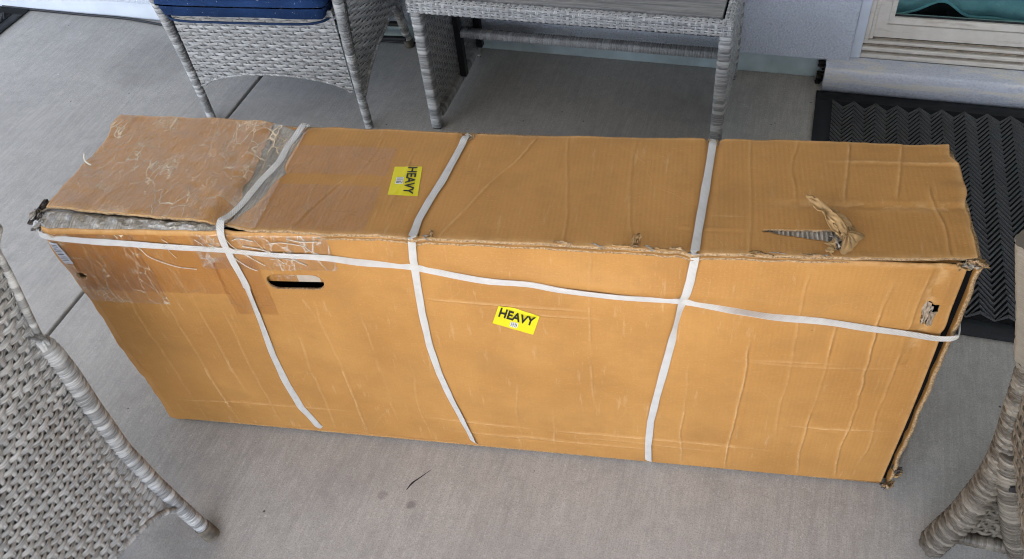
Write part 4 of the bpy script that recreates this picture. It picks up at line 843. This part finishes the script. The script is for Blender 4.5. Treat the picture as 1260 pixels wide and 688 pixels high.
def vstrap(T_,F_,w_,mt,tw=None,offt=.003):
    def dens(L_,k=4): L_=np.array(L_); i=np.linspace(0,len(L_)-1,(len(L_)-1)*k+1); j=np.arange(len(L_)); return list(zip(np.interp(i,j,L_[:,0]),np.interp(i,j,L_[:,1])))
    a=[tuple(top(np.array(s),np.array(t),offt+.0015+.004*max(0,1-t/.08)+.005*max(0,(t-.86)/.14))) for s,t in dens(T_)]; b=[tuple(front(np.array(s),np.array(t),.0032+.005*max(0,(t-.93)/.07))) for s,t in dens(F_)]
    a0=np.array(a[0]); a=[tuple(a0+np.array([.002,.012,-.03])),tuple(a0+np.array([.001,.006,-.004]))]+a
    a[-1]=tuple(np.array(a[-1])+np.array([0,-.002,.001])); b[0]=tuple(np.array(b[0])+np.array([0,-.001,.003]))
    b[-1]=tuple(np.array(b[-1])+np.array([0,.002,-.001]))
    strap(a+b,zn,w_,mt,tw=tw,thick=.0007)
vstrap(S1T,S1F,.0132,STRAP,tw=lambda q:.35*np.sin(q*9)*(q>.5),offt=.006)
vstrap(S2T,S2F,.0132,STRAP,tw=lambda q:-.5*np.clip((q-.75)*4,0,1))
vstrap(S3T,S3F,.0132,STRAP,tw=lambda q:.75*np.exp(-((q-.52)/.05)**2)-.3*np.clip((q-.8)*4,0,1))
hp=[tuple(front(np.array(a),np.array(b),.0046)) for a,b in SH]
hp=[(-.030,.030,.592),(-.016,.004,.595)]+hp[0:-1]+[tuple(np.array(hp[-1])+np.array([0,-.0025,-.004])),(1.493,.1945,.459),(1.4995,.202,.463),(1.4985,.24,.468)]
def hn(P):
    k=np.clip((P[:,0]-1.490)/.012,0,1)[:,None]; k2=np.clip((-.005-P[:,0])/.012,0,1)[:,None]; return NF[None]*(1-k-k2)+np.array([1.,0,0])*k-np.array([1.,0,0])*k2
strap(hp,hn,.0108,STRAP,tw=lambda q:.25+.6*np.exp(-((q-.37)/.03)**2)+.95*np.exp(-((q-.77)/.04)**2)+.25*np.sin(q*17))
# ---- stickers ----
YEL=m_plain('yellow_label',(.70,.60,.008),.45,.4,.03,40,0); INK=m_plain('black_ink',(.012,.012,.012),.5,.3,.1,40,0); WHT=m_plain('white_label_patch',(.78,.76,.70),.5,.3,.05,40,0)
def letters(txt,fn,box_):   # text mesh mapped into a frame: fn(a,b,off), a,b in 0..1
    c=bpy.data.curves.new('lettering','FONT'); c.body=txt; c.offset=.026; c.resolution_u=3; o=bpy.data.objects.new('tmp',c); COL.objects.link(o); bpy.context.view_layer.update()
    dg=bpy.context.evaluated_depsgraph_get(); me=bpy.data.meshes.new_from_object(o.evaluated_get(dg)); bpy.data.objects.remove(o)
    v=np.zeros(len(me.vertices)*3); me.vertices.foreach_get('co',v); v=v.reshape(-1,3); lo=v.min(0);hi=v.max(0); a=(v[:,0]-lo[0])/(hi[0]-lo[0]); b=(v[:,1]-lo[1])/(hi[1]-lo[1])
    x0,x1,y0,y1=box_; P=bl(fn(x0+a*(x1-x0),y0+b*(y1-y0),.0024)); me.vertices.foreach_set('co',P.ravel()); me.update(); return me
def sticker(surf,c4,txtbox,bars):
    TL,TR,BR,BL=[np.array(x) for x in c4]
    def fn(a,b,off):
        a=np.asarray(a,float)[...,None];b=np.asarray(b,float)[...,None]; p=(BL*(1-a)+BR*a)*(1-b)+(TL*(1-a)+TR*a)*b; return surf(p[...,0],p[...,1],off)
    n=20; u=np.linspace(0,1,n); U,V=np.meshgrid(u,u,indexing='ij'); r=.03
    # rounded corners
    A=np.clip(U,0,1);
    P=bl(fn(A,V,.0009)); F=gridF(n,n); F=np.delete(F,[0,n-2,len(F)-(n-1),len(F)-1],0) if False else F
    st=from_arrays('heavy_label',P,F,YEL,box,np.stack([U,V],-1)*.07)
    me=letters('HEAVY',fn,txtbox); link('lettering',me,INK,st,False)
    x0,x1,y0,y1=bars; u2=np.linspace(0,1,6); U2,V2=np.meshgrid(u2,u2,indexing='ij'); from_arrays('barcode_patch',bl(fn(x0+U2*(x1-x0),y0+V2*(y1-y0),.0013)),gridF(6,6),WHT,st)
    mb=MB(); xs=[.10,.16,.30,.40,.55,.64,.70,.80,.86]; ws=[.02,.04,.03,.05,.02,.04,.02,.05,.02]
    for a,b_ in zip(xs,ws):
        X=np.array([x0+a*(x1-x0),x0+(a+b_*1.3)*(x1-x0)]); Y=np.array([y0+.12*(y1-y0),y1-.06*(y1-y0)]); XX,YY=np.meshgrid(X,Y,indexing='ij'); mb.add(bl(fn(XX,YY,.0017)),gridF(2,2))
    mb.build('barcode',INK,st,False)
sticker(front,[(.53,.7606),(.576,.7268),(.5659,.6423),(.5187,.6772)],(.07,.93,.44,.88),(.40,.58,.10,.36))
sticker(top,[(.4236,.6307),(.4305,.3518),(.3956,.3526),(.3909,.6165)],(.04,.96,.50,.84),(.38,.62,.16,.42))
# silvery coded tag wrapped at the left end under the strap
def tagf(s,t,off=0.): return front(s,t,off)
tg=sheet('silver_tag',lambda s,t,off=0.:front(s+(t-.955)*-.06,t,off),.0035,.0155,.868,.952,8,16,m_plain('silver_label',(.55,.56,.58),.25,.6,.15,160),off=.0030)
mb=MB()
for i in range(12):
    z=.875+i*.006; mb.add(bl(front(np.array([[.005-(z-.955)*.06,.005-(z-.955)*.06],[.0135-(z-.955)*.06]*2]),np.array([[z,z+.0009*(1+i%3)]]*2),.0037)),gridF(2,2))
mb.build('barcode',INK,box,False)
